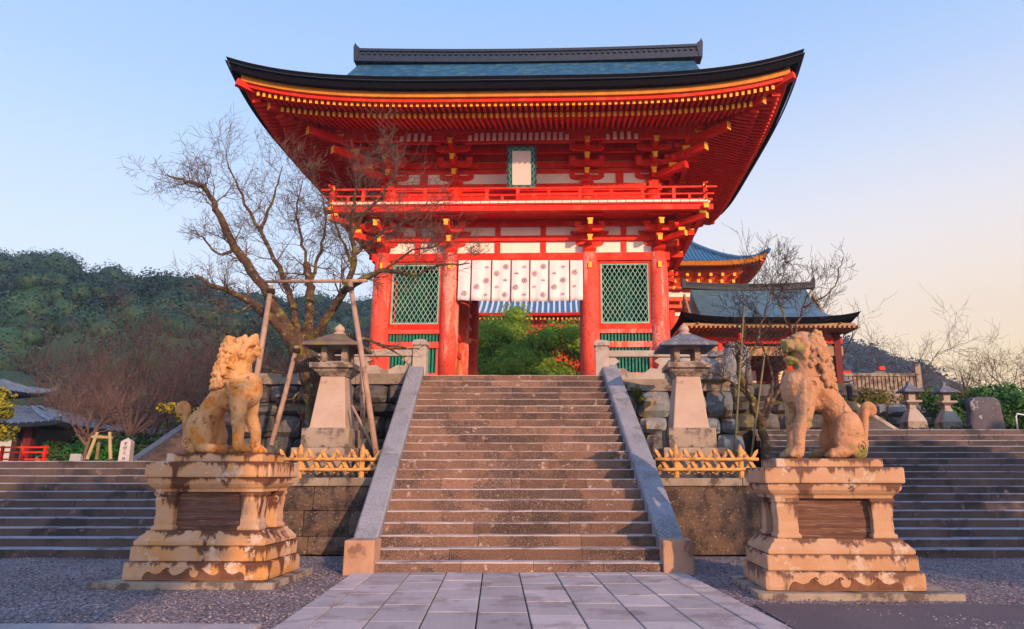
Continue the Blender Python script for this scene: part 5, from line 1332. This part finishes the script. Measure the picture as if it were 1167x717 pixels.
for k, (px, pt, D, wd, lab) in enumerate(((560, 354, 41, 2.9, 'broad bright green maple seen through the gate opening, on the left'), (642, 368, 40, 2.7, 'rounded green maple seen through the gate opening, on the right'),
        (600, 392, 39, 2.3, 'shorter deep green tree in the middle of the gate opening'), (588, 338, 46, 2.1, 'taller pale green tree touching the curtain edge, in front of the tiled roof'), (530, 346, 45, 2.8, 'green tree half hidden by the left gate column'))):
    c = at(px, pt, D); hgt = c.z - 3.87
    leafy('green_tree', lab, 'tree', (c.x, D, 3.87), hgt * .7, blobcrown(c.x, D, 3.87 + hgt * .46, wd * 1.1, wd * .9, hgt * .50, 34, .95, 30 + k), 560, .085, LG, 60 + k, tr=.1, group='green trees behind the gate')
# ------------------------------------------------------------------ bare woods on the left
def bare(name, label, loc, h, spread, seed, mat, kids=(0, 5, 6, 5), nb=9, th=.28, group=None, r=.10, up=.10):
    t_ = thing(name, label, 'tree', loc, 0, group); rg_ = random.Random(seed); B_ = Vector(loc); mb = MB()
    mb.tube([B_ - Vector((0, 0, .15)), B_ + Vector((0, 0, h * th * .5)), B_ + Vector((.05 * h * rg_.uniform(-1, 1), 0, h * th))], [r * 1.2, r, r * .85], 7); build(mb, 'trunk', mat, t_, smooth=True)
    tw_ = MB(); PP = dict(up=up, jit=.16, kids=list(kids), rmin=.0042 * h / 4)
    tp = B_ + Vector((0, 0, h * th))
    for k in range(nb):
        a = 2 * math.pi * (k + rg_.random()) / nb; d = Vector((math.cos(a) * spread, math.sin(a) * spread, rg_.uniform(.5, 1.3)))
        grow(tw_, tp - Vector((0, 0, rg_.uniform(0, .35) * h * th)), d, h * rg_.uniform(.5, .72), r * .6, 3, rg_, PP)
    build(tw_, 'branches', mat, t_); return t_
protoP = bare('bare_tree', 'rounded purple brown leafless tree rising directly behind the white signpost', (-16.2, 27, 1.8), 4.6, .9, 1, BARKP, group='leafless brown trees on the left')
protoQ = bare('bare_tree', 'wide purple brown leafless tree above the tiled roof corner on the left', (-21.5, 35, 1.8), 6.0, 1.1, 2, BARKP, group='leafless brown trees on the left')
rg = random.Random(77)
SP = [(-13.2, 29, 1.0, 'brown leafless tree left of the slanted granite slab'), (-10.6, 31, 1.15, 'brown leafless tree behind the left lion, beside its tail'), (-9.2, 36, 1.3, 'brown leafless tree behind the head of the left lion'),
      (-14.8, 36, 1.3, 'tall brown leafless tree at the foot of the hill, behind the signpost tree'), (-19.0, 33, 1.1, 'brown leafless tree between the tiled roof and the staked sapling'), (-24.5, 40, 1.25, 'far left brown leafless tree above the tiled hall'),
      (-18.5, 42, 1.35, 'faint brown leafless tree high on the slope behind the sapling'), (-12.6, 42, 1.4, 'faint brown leafless tree high on the slope above the left lion'), (-29.5, 42, 1.3, 'brown leafless tree at the left edge of the picture'),
      (-7.9, 33, 1.1, 'brown leafless tree half hidden by the gnarled tree trunk'), (-23, 48, 1.5, 'hazy brown leafless tree on the lower slope at the far left'), (-16.5, 49, 1.5, 'hazy brown leafless tree on the lower slope in the middle'), (-10.2, 47, 1.5, 'hazy brown leafless tree on the lower slope behind the propped limb')]
for k, (x, y, s, lab) in enumerate(SP):
    o = copy_tree(protoP if k % 2 else protoQ); o.location = (x, y, 1.7 if y < 40 else 1.7 + (y - 40) * .35); s *= .84 if y >= 36 else .95; o.scale = (s, s, s * rg.uniform(.85, 1.05)); o.rotation_euler = (0, 0, rg.uniform(0, 6.28)); o['label'] = lab
# staked sapling
sp_t = bare('sapling', 'young leafless tree with dense pinkish twigs held by a timber tripod', (-14.25, 21.6, 1.8), 2.45, .75, 6, BARKS, group=None, r=.045, th=.32, nb=12)
sp_t['category'] = 'sapling'
tp = thing('sapling_stake_frame', 'pale timber tripod frame around the sapling by the round shrub', 'support frame', (-14.25, 21.5, 1.8))
SW = M('pale_stake_wood', (.46, .36, .20), (.36, .27, .14), 5, .8)
for a, b_ in ((at(99, 524, 21.2), at(111, 493, 21.5)), (at(126, 524, 21.2), at(125, 493, 21.5)), (at(110, 523, 22.1), at(114, 497, 21.6)), (at(105, 498, 21.45), at(128, 499, 21.45))):
    mb = MB(); mb.tube([a, b_], [.05, .045], 7); build(mb, 'pole', SW, tp)
leafy('round_shrub', 'bright green clipped round shrub beside the tiled hall', 'shrub', (at(105, 520, 24).x, 24, 1.8), .5, [(at(105, 520, 24).x, 24, 2.15, .78, .6, .52)], 2600, .05, leafmat('leaf_bright_green', (.02, .12, .015), (.06, .24, .03), 1.5), 5, tr=.06)
for k, (px, D, h, lab) in enumerate(((150, 27, 1.0, 'dark green bush behind the white signpost'), (175, 30, 1.3, 'dark green bush beneath the bare trees near the slanted slab'), (70, 31, 1.4, 'dark bush in the shade at the right end of the tiled hall'), (128, 30, 1.2, 'dark bush between the round shrub and the signpost'))):
    x = at(px, 515, D).x; leafy('bush', lab, 'shrub', (x, D, 1.8), h * .5, blobcrown(x, D, 1.8 + h * .5, 1.5, .9, h * .4, 7, .55, 90 + k), 420, .09, LGD, 50 + k, tr=.06)
# yellow-green tree on the left edge
c = at(5, 470, 19.5); leafy('broadleaf_tree', 'yellow green leafy tree in front of the tiled hall at the left edge', 'tree', (c.x - .6, 19.5, 1.8), 1.2, blobcrown(c.x - .5, 19.5, c.z - .05, .95, .8, .60, 20, .26, 12), 240, .06, LYEL, 13, tr=.07, core=False)
# sprig of yellow leaves
c = at(222, 474, 26); V, Q_ = leafquads([(c.x, c.y, c.z, .8, .5, .30), (c.x - .9, c.y, c.z + .3, .5, .4, .2), (c.x + .5, c.y, c.z - .25, .4, .3, .15)], 170, .06, 3)
t_ = thing('yellow_leaved_tree', 'small tree with a spray of yellow leaves left of the lion tail', 'tree', (c.x + .3, 26, 1.8)); mb = MB(); mb.tube([(c.x + .3, 26, 1.7), (c.x + .1, 26, 2.4), (c.x, 26, c.z)], [.09, .07, .03], 7); mb.tube([(c.x, 26, c.z), (c.x - .9, 26, c.z + .3)], [.03, .012], 5); build(mb, 'trunk', BARK, t_); npmesh('leaves', V, Q_, LYG, t_)
# signpost
c = at(143, 524, 19.0); SGN = M('pale_sign_stone', (.52, .48, .52), (.44, .40, .45), 3, .8)
t_ = thing('stone_signpost', 'narrow pale stone post with pointed top and dark vertical characters', 'signpost', (c.x, 19.0, 1.8), R(8)); mb = MB()
mb.stack(c.x, 19.0, [(.135, .12, 1.79), (.125, .11, 2.36), (.0, .0, 2.46)]); build(mb, 'post', SGN, t_)
mb = MB(); INK = M('ink', (.04, .03, .04), (.05, .04, .05), 3, .9)
def glyph(mb, cx, y, cz, s, kind):
    st_ = [[(-1, .7, 1, .7), (0, 1, 0, -1), (-.8, .1, .8, .1), (-1, -.9, 1, -.9)], [(-.9, .9, .9, .9), (-.9, .9, -.9, -.3), (.9, .9, .9, -.3), (-.9, .3, .9, .3), (0, .3, 0, -1), (-.7, -1, .7, -1)], [(-.8, .8, .8, .8), (0, .8, -.8, -1), (0, .2, .9, -1)], [(-1, .5, 1, .5), (-.5, 1, -.5, -.2), (.5, 1, .5, -.2), (-1, -.2, 1, -.2), (-.8, -1, -.1, -.3), (.8, -1, .1, -.3)]][kind]
    for a, b_, c, d in st_: mb.beam((cx + a * s, y, cz + b_ * s), (cx + c * s, y, cz + d * s), s * .26, .004, up=(0, 1, 0))
for k, z in enumerate((2.30, 2.18, 2.05, 1.91)): glyph(mb, c.x, 18.883 - .0, z, .042, k)
build(mb, 'characters', INK, t_)
c = at(87, 520, 22.5); mb = MB(); mb.cham(c.x - .17, c.x + .17, 22.45, 22.6, 1.78, 2.14, .015); tag(build(mb, 'stone_marker', M('white_marker', (.40, .42, .50), (.34, .36, .42), 4, .8)), 'small square pale stone marker left of the round shrub', 'marker')
# ------------------------------------------------------------------ distant stairs on the left with slanted slab
t_ = thing('stone_staircase', 'distant dark stone steps with a slanted granite slab, behind the left lion', 'staircase', (-9.8, 20.2, 1.8))
for i in range(13):
    mb = MB(); mb.cham(-11.7, -7.3, 20.2 + i * .335, 20.2 + (i + 1) * .335 + .05, 1.78 + i * .155, 1.80 + (i + 1) * .155, .012); build(mb, 'step', STEPS, t_)
mb = MB(); mb.prism([(20.0, 1.8), (24.8, 1.8), (24.8, 3.95), (24.4, 3.95), (20.0, 1.93)], -11.93, -11.71, 0, 'x'); build(mb, 'side_slab', M('shaded_granite', (.10, .12, .18), (.07, .085, .13), 3, .8, .3, 50), t_)  # darker copy of the granite: the slab's shadow is put into its colour
mb = MB(); mb.box(-11.9, -8.001, 24.66, 60, 1.7, 3.78); struct(build(mb, 'middle_terrace', SOIL))

# ------------------------------------------------------------------ secondary buildings
def tiles(par, f, cx, cy, hl, hd, gable, sp__, r, mat, sides=(0, 2), depth=None):
    mb = MB()
    for sgn in [s - 1 for s in sides]:
        x = -hl + .1
        while x < hl:
            lim = hd if abs(x) <= gable else min(hd, hl - abs(x)); n = 10
            if lim > .25:
                pts = [(cx + x, cy + sgn * (hd - lim * k / n), 0) for k in range(n + 1)]; mb.tube([(p[0], p[1], f(p[0], p[1] + (-.0)) + r * .4) for p in pts], r, 5)
            x += sp__
        y = -hd + .1
        while y < hd:
            lim = min(hl - gable, hd - abs(y)); n = 6
            if lim > .25: pts = [(cx + sgn * (hl - lim * k / n), cy + y) for k in range(n + 1)]; mb.tube([(p[0], p[1], f(p[0], p[1]) + r * .4) for p in pts], r, 5)
            y += sp__
    return build(mb, 'roof_tiles', mat, par)
def box_part(par, name, mat, *b_, **k):
    mb = MB(); mb.box(*b_); return build(mb, name, mat, par, **k)
def hipbeams(par, f, cx, cy, hl, hd, gable, mat, w_=.16):
    for sx in (-1, 1):
        for sy in (-1, 1):
            mb = MB(); n = 8; L2 = min(hl - gable, hd); pts = [(cx + sx * (hl - L2 * k / n), cy + sy * (hd - L2 * k / n)) for k in range(n + 1)]; pts = [Vector((p[0], p[1], f(*p) + .06)) for p in pts]
            e = (pts[0] - pts[1]).normalized(); pts = [pts[0] + e * .12 + Vector((0, 0, .12))] + pts; mb.tube(pts, [w_ * .5] + [w_ * .7] * n + [w_ * .7], 6); build(mb, 'hip_ridge', mat, par)
# tiled white hall on the far left
hx, hy = -27.6, 33.0; hall = thing('tiled_hall', 'white walled hall with blue grey tiled roof at the left edge', 'building', (hx, hy, 1.8))
f, r = make_roof(hall, hx, hy, 7.6, 4.6, 3.45, 1.15, 3.4, .2, TILEK, TILEK, .16, (30, 20)); tiles(r, f, hx, hy, 7.6, 4.6, 3.4, .30, .055, TILEK2, (0, 2)); hipbeams(r, f, hx, hy, 7.6, 4.6, 3.4, TILEK2)
box_part(hall, 'upper_wall', VERMD, hx - 7, hx - 1.0, hy - 1.6, hy + 3, 4.2, 5.7)
f2, r2 = make_roof(hall, hx - 4.1, hy + .6, 5.0, 3.6, 5.5, 1.9, 3.4, .3, TILEK, TILEK, .16, (30, 20)); tiles(r2, f2, hx - 4.1, hy + .6, 5.0, 3.6, 3.4, .30, .055, TILEK2, (0, 2)); ridge(r2, hx - 4.1, hy + .6, 3.4, 7.4, .4, .35, TILEK, .3, .05); hipbeams(r2, f2, hx - 4.1, hy + .6, 5.0, 3.6, 3.4, TILEK2)
box_part(hall, 'wall', M('blue_white_wall', (.50, .54, .62), (.44, .48, .56), 2, .8), hx - 6.2, hx + 5.0, hy - 3.2, hy + 3.2, 1.8, 3.62)
for x in (-5, -2.5, 0, 2.5, 5.05): box_part(hall, 'pillar', M('dark_timber', (.05, .03, .03), (.035, .02, .025), 5, .7) if x == -5 else bpy.data.materials['dark_timber'], hx + x - .11, hx + x + .11, hy - 3.4, hy - 3.18, 1.8, 3.65)
box_part(hall, 'pillar', M('dark_red_timber', (.16, .02, .025), (.11, .015, .02), 5, .7), hx + 5.35, hx + 5.68, hy - 3.35, hy - 3.1, 1.8, 3.6)
box_part(hall, 'eave_board', bpy.data.materials['dark_timber'], hx - 7.2, hx + 7.2, hy - 4.2, hy + 4.2, 3.46, 3.545)
t_ = thing('red_railing', 'low red railing in front of the tiled hall', 'railing', (-17.6, 23.0, 1.8))
for z in (1.98, 2.2, 2.36):
    mb = MB(); mb.beam((-22, 23, z), (at(55, 515, 23).x, 23, z), .05, .05); build(mb, 'rail', VERMD, t_)
for k in range(9):
    x = -22 + (at(55, 515, 23).x - .1 + 22) * k / 8; box_part(t_, 'rail_post', VERMD, x - .035, x + .035, 22.96, 23.04, 1.8, 2.40)
# hall behind the gate
hx, hy = -3.7, 62; h2 = thing('main_hall', 'red hall with blue and white striped tile roof seen through the gate opening', 'building', (hx, hy, 3.87))
f, r = make_roof(h2, hx, hy, 8.2, 5.2, 14.6, 4.4, 6.2, .25, TILEB, VERMD, .2, (30, 20)); tiles(r, f, hx, hy, 8.2, 5.2, 6.2, .48, .10, M('white_roll_tile', (.62, .70, .80), (.5, .58, .7), 8, .4), (0,)); ridge(r, hx, hy, 6.2, 18.8, .5, .4, TILEK, .4, .05)
box_part(h2, 'wall', VERMD, hx - 6.6, hx + 6.6, hy - 4, hy + 4, 3.87, 14.6)
mb = MB(); x = hx - 7.4
while x < hx + 7.4: mb.box(x - .06, x + .06, hy - 4.9, hy - 3.9, 14.1, 14.25); mb.box(x - .061, x + .061, hy - 4.91, hy - 4.9, 14.095, 14.255, 1); x += .36
build(mb, 'rafters', [VERM, YEL], h2)
for x in (-6.4, -3.2, 0, 3.2, 6.4): box_part(h2, 'pillar', VERM, hx + x - .16, hx + x + .16, hy - 4.25, hy - 3.99, 3.87, 14.1)
# three storeyed west gate tower, orange under blue tiles
hx, hy = 7.9, 43.0; wg = thing('west_tower', 'orange tower with blue tiled roof rising beyond the right side of the gate', 'tower', (hx, hy, 3.87))
f, r = make_roof(wg, hx, hy, 5.1, 4.4, 14.85, 2.5, 1.0, .55, TILEB, OCH, .22, (40, 24), conc=.6); tiles(r, f, hx, hy, 5.1, 4.4, 1.0, .26, .05, TILEB, (0, 2)); hipbeams(r, f, hx, hy, 5.1, 4.4, 1.0, TILEB, .22); ridge(r, hx, hy, 1.0, 17.2, .35, .4, TILEB, .4, .03)
mb = MB()
for s in (-1, 1):
    x = hx - 4.7
    while x < hx + 4.75: mb.beam((x, hy + s * 2.8, 14.95), (x, hy + s * 4.2, 14.66 + .5 * abs((x - hx) / 5.1) ** 4), .08, .1, 0, 1); x += .24
    y = hy - 4.0
    while y < hy + 4.05: mb.beam((hx + s * 3.2, y, 14.95), (hx + s * 4.9, y, 14.66 + .5 * abs((y - hy) / 4.4) ** 4), .08, .1, 0, 1); y += .24
build(mb, 'rafters', [ORG, YEL], wg)
mb = MB(); mb.stack(hx, hy, [(2.7, 2.4, 12.9), (2.7, 2.4, 13.6), (3.7, 3.2, 14.5), (3.7, 3.2, 14.9)]); build(mb, 'bracket_zone', ORG, wg)
mb = MB()
for k in range(9):
    x = hx - 3.1 + 6.2 * k / 8; 
    for q in range(3): mb.box(x - .08, x + .08, hy - 2.7 - .35 * q, hy - 2.4, 13.55 + .33 * q, 13.72 + .33 * q, 0); mb.box(x - .09, x + .09, hy - 2.72 - .35 * q, hy - 2.70 - .35 * q, 13.54 + .33 * q, 13.73 + .33 * q, 1)
    if k < 8: mb.box(x + .12, x + .66, hy - 2.95, hy - 2.3, 13.55, 13.66, 0)
build(mb, 'brackets', [ORG, YEL], wg)
box_part(wg, 'plaster_band', WHT, hx - 2.72, hx + 2.72, hy - 2.42, hy + 2.42, 13.15, 13.45)
box_part(wg, 'balcony', ORG, hx - 3.5, hx + 3.5, hy - 3.2, hy + 3.2, 12.3, 12.5); box_part(wg, 'balcony_rail', ORG, hx - 3.4, hx + 3.4, hy - 3.15, hy - 3.05, 12.8, 12.88)
for k in range(8): box_part(wg, 'rail_post', ORG, hx - 3.35 + k * .957 - .05, hx - 3.35 + k * .957 + .05, hy - 3.14, hy - 3.06, 12.5, 12.9)
box_part(wg, 'plaster_band', WHT, hx - 3.1, hx + 3.1, hy - 2.8, hy + 2.8, 11.9, 12.1)
box_part(wg, 'body', ORG, hx - 3.0, hx + 3.0, hy - 2.7, hy + 2.7, 3.87, 12.3)
for x in (-2.9, -1.0, 1.0, 2.9): box_part(wg, 'pillar', VERM, hx + x - .16, hx + x + .16, hy - 2.95, hy - 2.72, 3.87, 12.3)
wg.location.z -= 1.25; wg.location.x -= .2; wg.scale = (.90, .90, 1)
# west terrace and small shingled gate house
mb = MB(); mb.box(4.31, 8.6, 20.2, 70, 2.6, 4.05); struct(build(mb, 'west_terrace', MOSS))
t_ = thing('retaining_wall', 'rough dark stone wall under the small gate house, behind the right lion', 'wall', (6.8, 20.0, 2.66)); mb = MB(); masonry(mb, 4.9, 8.6, 2.66, 4.06, 20.1, .4, .4, .8, 37, rough=.1); build(mb, 'stonework', BOULDK, t_)
hx, hy = 7.6, 27.0; sg_ = thing('gate_house', 'small gate house with concave blue grey shingle roof right of the great gate', 'building', (hx, hy, 4.05))
f, r = make_roof(sg_, hx, hy, 3.2, 2.7, 6.95, 1.75, 2.4, .22, M('sheen_blue_shingle', (.09, .18, .27), (.055, .12, .19), 3, .45, .5, 40, spec=.5), BARK_EDGE, .16, (40, 24), conc=.7); ridge(r, hx, hy, 2.5, 8.62, .26, .22, RIDGE, .3, .10)  # lighter shingle: the sheen on this roof is put into the base blue
TIM = M('tan_timber', (.42, .26, .16), (.32, .19, .12), 5, .7)
mb = MB(); mb.box(hx - 3.1, hx + 3.1, hy - 2.4, hy + 2.4, 6.70, 6.80); build(mb, 'eave_board', TIM, sg_)
mb = MB(); x = hx - 3.15
while x < hx + 3.15: mb.box(x - .04, x + .04, hy - 2.55, hy - 1.2, 6.60, 6.70); x += .17
build(mb, 'rafters', TIM, sg_)
for s in (-1, 1):
    mb = MB(); mb.prism([(hy - 2.6, 6.75), (hy - 1.2, 7.3), (hy, 8.5), (hy + 1.2, 7.3), (hy + 2.6, 6.75), (hy + 1.2, 7.05), (hy, 8.2), (hy - 1.2, 7.05)], hx + s * 2.55 - .04, hx + s * 2.55 + .04, 0, 'x'); build(mb, 'bargeboard', TIM, sg_)
for x in (-2.7, -.9, .9, 2.7):
    for y in (-1.5, 1.5): box_part(sg_, 'pillar', bpy.data.materials['dark_red_timber'] if y > 0 or x > 2 else VERMD, hx + x - .12, hx + x + .12, hy + y - .12, hy + y + .12, 4.05, 6.62)
box_part(sg_, 'lintel', VERMD, hx - 2.9, hx + 2.9, hy - 1.6, hy - 1.42, 6.2, 6.45); box_part(sg_, 'lintel', TIM, hx - 2.9, hx + 2.9, hy - 1.58, hy - 1.44, 5.75, 6.1)
box_part(sg_, 'wall', bpy.data.materials['dark_red_timber'], hx - 2.6, hx + 2.6, hy + 1.3, hy + 1.4, 4.05, 6.5)
for k in range(3): 
    x = hx - 1.8 + 1.8 * k; box_part(sg_, 'white_panel', WHP, x - .45, x + .45, hy + 1.26, hy + 1.29, 4.6, 5.6)
t_ = thing('red_stair_rail', 'sloping red handrail on posts beside the small gate house', 'railing', (5.2, 22.5, 4.05))
for k in range(3):
    mb = MB(); mb.beam((4.4, 22.5, 4.55 + .28 * k - .1), (6.1, 22.5, 5.25 + .28 * k), .07, .08); build(mb, 'rail', VERMP, t_)
for x, h in ((4.55, 1.25), (5.3, 1.6), (6.0, 1.95)): box_part(t_, 'rail_post', VERM, x - .06, x + .06, 22.44, 22.56, 4.05, 4.05 + h)
# slanted stair slab on the right
t_ = thing('sloping_stair_wall', 'dark sloping stair flank with pale granite coping descending behind the right lion', 'stair wall', (10.6, 22.5, 2.66))
mb = MB(); mb.prism([(8.61, 2.66), (10.9, 2.66), (10.8, 2.74), (8.61, 4.2)], 22.3, 22.9); build(mb, 'flank', BOULDK, t_); mb = MB(); mb.beam((8.45, 22.5, 4.36), (10.9, 22.5, 2.75), .3, .10); build(mb, 'coping', PALE, t_)
# wall, hedges, stone fence on the far right
t_ = thing('retaining_wall', 'long rough stone wall beyond the right steps, under the hedges', 'wall', (16, 27, 2.66)); mb = MB(); masonry(mb, 10.6, 22.5, 2.66, 4.15, 27, .42, .35, .75, 31, rough=.1); build(mb, 'stonework', BOULD, t_)
mb = MB(); mb.box(10.5, 22.6, 27.1, 40, 2.66, 4.16); build(mb, 'backing', MOSS, t_)
for k, (px0, px1, D, zt, lab) in enumerate(((962, 1012, 28.5, 4.95, 'long rounded olive hedge on the stone wall, nearest the lion'), (1030, 1062, 28.5, 4.9, 'rounded olive hedge behind the nearer distant lantern'), (1062, 1092, 28.6, 4.9, 'rounded olive hedge between the two distant lanterns and the pine'))):
    x0, x1 = at(px0, 450, D).x, at(px1, 450, D).x; n = max(2, int((x1 - x0) / .5))
    leafy('hedge', lab, 'hedge', ((x0 + x1) / 2, D, 4.16), .3, [(x0 + .35 + (x1 - x0 - .7) * q / (n - 1), D, 4.5, .55, .5, .42) for q in range(n)], 700, .05, LHED, 70 + k, tr=.03)
t_ = thing('stone_fence', 'pale balustrade of upright stone posts above the hedges on the right', 'fence', (at(990, 440, 33).x, 33, 4.9)); xa, xb = at(935, 440, 33).x, at(1046, 440, 33).x
box_part(t_, 'base', LANTB, xa, xb, 32.8, 33.2, 4.16, 5.35); box_part(t_, 'top_rail', LANTB, xa, xb, 32.88, 33.12, 6.02, 6.16)
n = 24
for k in range(n): x = xa + .1 + (xb - xa - .2) * k / (n - 1); box_part(t_, 'post', LANTB, x - .07, x + .07, 32.93, 33.07, 5.35, 6.02)
box_part(t_, 'end_post', LANTB, xb - .1, xb + .15, 32.85, 33.15, 4.16, 6.6)
def lantern2(label, x, y, z, s):
    t_ = thing('stone_lantern', label, 'lantern', (x, y, z), 0, 'pale flared lanterns on the right terrace')
    for nm, prof, mt in (('base', [(.62, 0), (.62, .28)], LANTB), ('plinth', [(.46, .281), (.44, .52)], LANTB), ('flared_shaft', [(.44, .521), (.36, .68), (.16, .95), (.13, 1.08)], PALE), ('platform', [(.16, 1.081), (.36, 1.16), (.36, 1.22)], PALE), ('fire_box', [(.15, 1.221), (.17, 1.5)], PALE), ('roof', [(.25, 1.50), (.47, 1.49), (.47, 1.54), (.22, 1.66), (.09, 1.76)], LANTR), ('finial', [(.07, 1.761), (.08, 1.82), (.02, 1.90)], LANTR)):
        mb = MB(); mb.stack(x, y, [(a * s * .7, a * s * .7, z + h * s) for a, h in prof]); build(mb, nm, mt, t_)
lantern2('distant pale stone lantern with flared shaft, nearer the lion', at(1041, 485, 23).x, 23, 2.66, .98); lantern2('distant pale stone lantern with flared shaft, beside the green pine', at(1081, 485, 23.2).x, 23.2, 2.66, .98)
c = at(962, 445, 31); lantern2('tiny stone lantern at the left end of the stone balustrade', c.x, 31, 4.16, .9)
MON = M('dark_monument_stone', (.12, .11, .14), (.08, .07, .09), 3, .8, .6, 12, lich=(.32, .32, .36), lscale=3, lamt=.2)
mb = MB(); c = at(1124, 488, 22); bm = bmesh.new(); bmesh.ops.create_icosphere(bm, subdivisions=4, radius=1); vs = []
for v in bm.verts:
    p = v.co.copy(); p = Vector([math.copysign(abs(q) ** .45, q) for q in p]); n_ = 1 + .12 * noise.noise(p * 2); vs.append((c.x + p.x * .52 * n_ * (1 - .08 * p.z), 22 + p.y * .20 * n_, 3.25 + p.z * .62 * n_))
mb.add(vs, [[v.index for v in f_.verts] for f_ in bm.faces]); bm.free(); tag(build(mb, 'stone_monument', MON, smooth=True), 'dark upright rough stone monument before the green pine', 'monument')
x = at(1135, 470, 25).x; leafy('pine_bush', 'broad low green pine behind the dark stone monument', 'tree', (x, 25, 2.66), 1.2, blobcrown(x + .6, 25, 3.75, 2.9, 1.2, .72, 30, .50, 8), 420, .07, leafmat('leaf_pine', (.02, .09, .02), (.09, .20, .035), .8), 9, tr=.12)
for k, (px, lab) in enumerate(((1085, 'dark low planting at the foot of the two distant lanterns'),)): 
    xx = at(px, 490, 22.5).x; leafy('low_planting', lab, 'shrub', (xx, 22.4, 2.66), .15, [(xx - 1.8 + .45 * q, 22.4, 2.78, .32, .25, .16) for q in range(9)], 160, .05, LGD, 33, tr=.02)
mb = MB(); c = at(1160, 490, 20.2); mb.tube([(c.x, 20.2, 2.66), (c.x, 20.2, 3.12), (c.x + .05, 20.2, 3.2), (c.x + .5, 20.2, 3.12), (c.x + 1.6, 20.2, 3.12)], .022, 8)
tag(build(mb, 'handrail', M('white_metal', (.75, .8, .8), (.7, .75, .75), 4, .4), smooth=True), 'thin white metal handrail at the right edge on top of the steps', 'handrail')
# small red roofs by the balustrade
t_ = thing('small_shrine', 'little red shrine roof peeping over the balustrade behind the lion', 'shrine', (at(944, 440, 38).x, 38, 4.1)); x = at(944, 440, 38).x
box_part(t_, 'body', VERMD, x - 1.0, x + .9, 37, 39, 4.1, 6.35); mb = MB(); mb.prism([(x - 1.3, 6.35), (x + .9, 6.35), (x + .65, 6.8), (x - 1.0, 6.8)], 36.5, 39.5); build(mb, 'roof', VERMD, t_); mb = MB(); mb.lathe(x + .72, 38, [(.05, 6.3), (.05, 7.2), (.10, 7.22), (.0, 7.3)], 8); build(mb, 'finial', bpy.data.materials['dark_timber'], t_)
t_ = thing('shrine_roof', 'dark pitched roof with a red ridge end beyond the balustrade', 'roof', (at(985, 440, 39).x, 39, 5)); x = at(985, 440, 39).x
mb = MB(); mb.prism([(x - 1.6, 6.1), (x + 1.0, 6.1), (x + .85, 6.95), (x + .45, 7.05)], 38, 40); build(mb, 'roof', TILEK, t_); box_part(t_, 'ridge_end', VERM, x + .45, x + .75, 37.9, 38.1, 7.05, 7.25); box_part(t_, 'wall', VERMD, x - 1.2, x + .8, 38.2, 39.8, 4.1, 6.1)
# bare trees on the right and behind the gate house
bare('bare_tree', 'solitary leafless tree standing on the skyline right of the blue mountain slope', (at(1030, 440, 62).x, 62, 5.5), 8.6, .55, 21, BARKB, nb=6, r=.16, up=.05)
pt = bare('bare_tree', 'spreading tan leafless tree against the sunset, above the green pine', (at(1105, 440, 58).x, 58, 5.0), 7.6, 1.0, 22, BARKY, nb=8, r=.15, kids=(0, 4, 5, 5), group='leafless trees against the sunset', up=.04)
for k, (px, D, s, lab) in enumerate(((1075, 66, .85, 'small tan leafless tree low against the sunset beside the solitary tree'), (1150, 55, 1.0, 'tan leafless tree against the sunset near the right edge'), (1185, 62, 1.1, 'tan leafless tree cut by the right edge'))):
    o = copy_tree(pt); o.location = (at(px, 440, D).x, D, 4.8); o.scale = (s, s, s * .95); o.rotation_euler = (0, 0, k * 1.7 + .4); o['label'] = lab
for k, (px, D, h, lab) in enumerate(((898, 34, 7.6, 'leafless tree rising above the middle of the gate house roof'), (868, 36, 7.4, 'thin leafless tree above the left part of the gate house roof'), (944, 33, 5.2, 'leafless tree curving up beside the right end of the gate house roof'))):
    bare('bare_tree', lab, (at(px, 400, D).x, D, 4.0), h, .5, 40 + k, BARKB, nb=4, r=.10, up=.12, kids=(0, 3, 3, 3))
# unseen stand-in trees, added behind the viewer to cast shade on the side steps
for k, (x, y, cz, rx, ry, rz, n, lab) in enumerate(((2.2, -7.0, 7.4, 2.6, 2.6, 1.9, 26, 'unseen stand-in evergreen behind the viewer, added to shade the left steps'), (-3.5, -11.0, 9.0, 2.6, 2.6, 2.0, 24, 'second unseen stand-in evergreen behind the viewer, added to shade the left steps'),
        (19.5, -3.5, 7.0, 4.2, 3.2, 3.2, 40, 'unseen stand-in evergreen to the right behind the viewer, added to shade the right steps'), (26.5, 1.0, 7.0, 4.2, 3.2, 3.2, 40, 'second unseen stand-in evergreen to the right behind the viewer, added for shade'), (33, 5, 7.0, 4.2, 3.2, 3.2, 34, 'third unseen stand-in evergreen to the right behind the viewer, added for shade'))):
    leafy('stand_in_tree', lab, 'tree', (x, y, 0), cz, blobcrown(x, y, cz, rx, ry, rz, n, 1.15, 200 + k), 260, .2, LGD, 210 + k, tr=.22)

# ------------------------------------------------------------------ evening haze
mb = MB(); mb.box(-420, 480, -60, 520, -1.2, 130)
hz = bpy.data.materials.new('haze'); hz.use_nodes = True; hn = hz.node_tree; hn.nodes.remove(hn.nodes['Principled BSDF'])
pv = hn.nodes.new('ShaderNodeVolumePrincipled'); pv.inputs['Color'].default_value = (.66, .74, .92, 1); pv.inputs['Density'].default_value = .0007; pv.inputs['Anisotropy'].default_value = .2
hn.links.new(pv.outputs[0], hn.nodes['Material Output'].inputs['Volume'])
struct(build(mb, 'haze', hz), 'stuff')
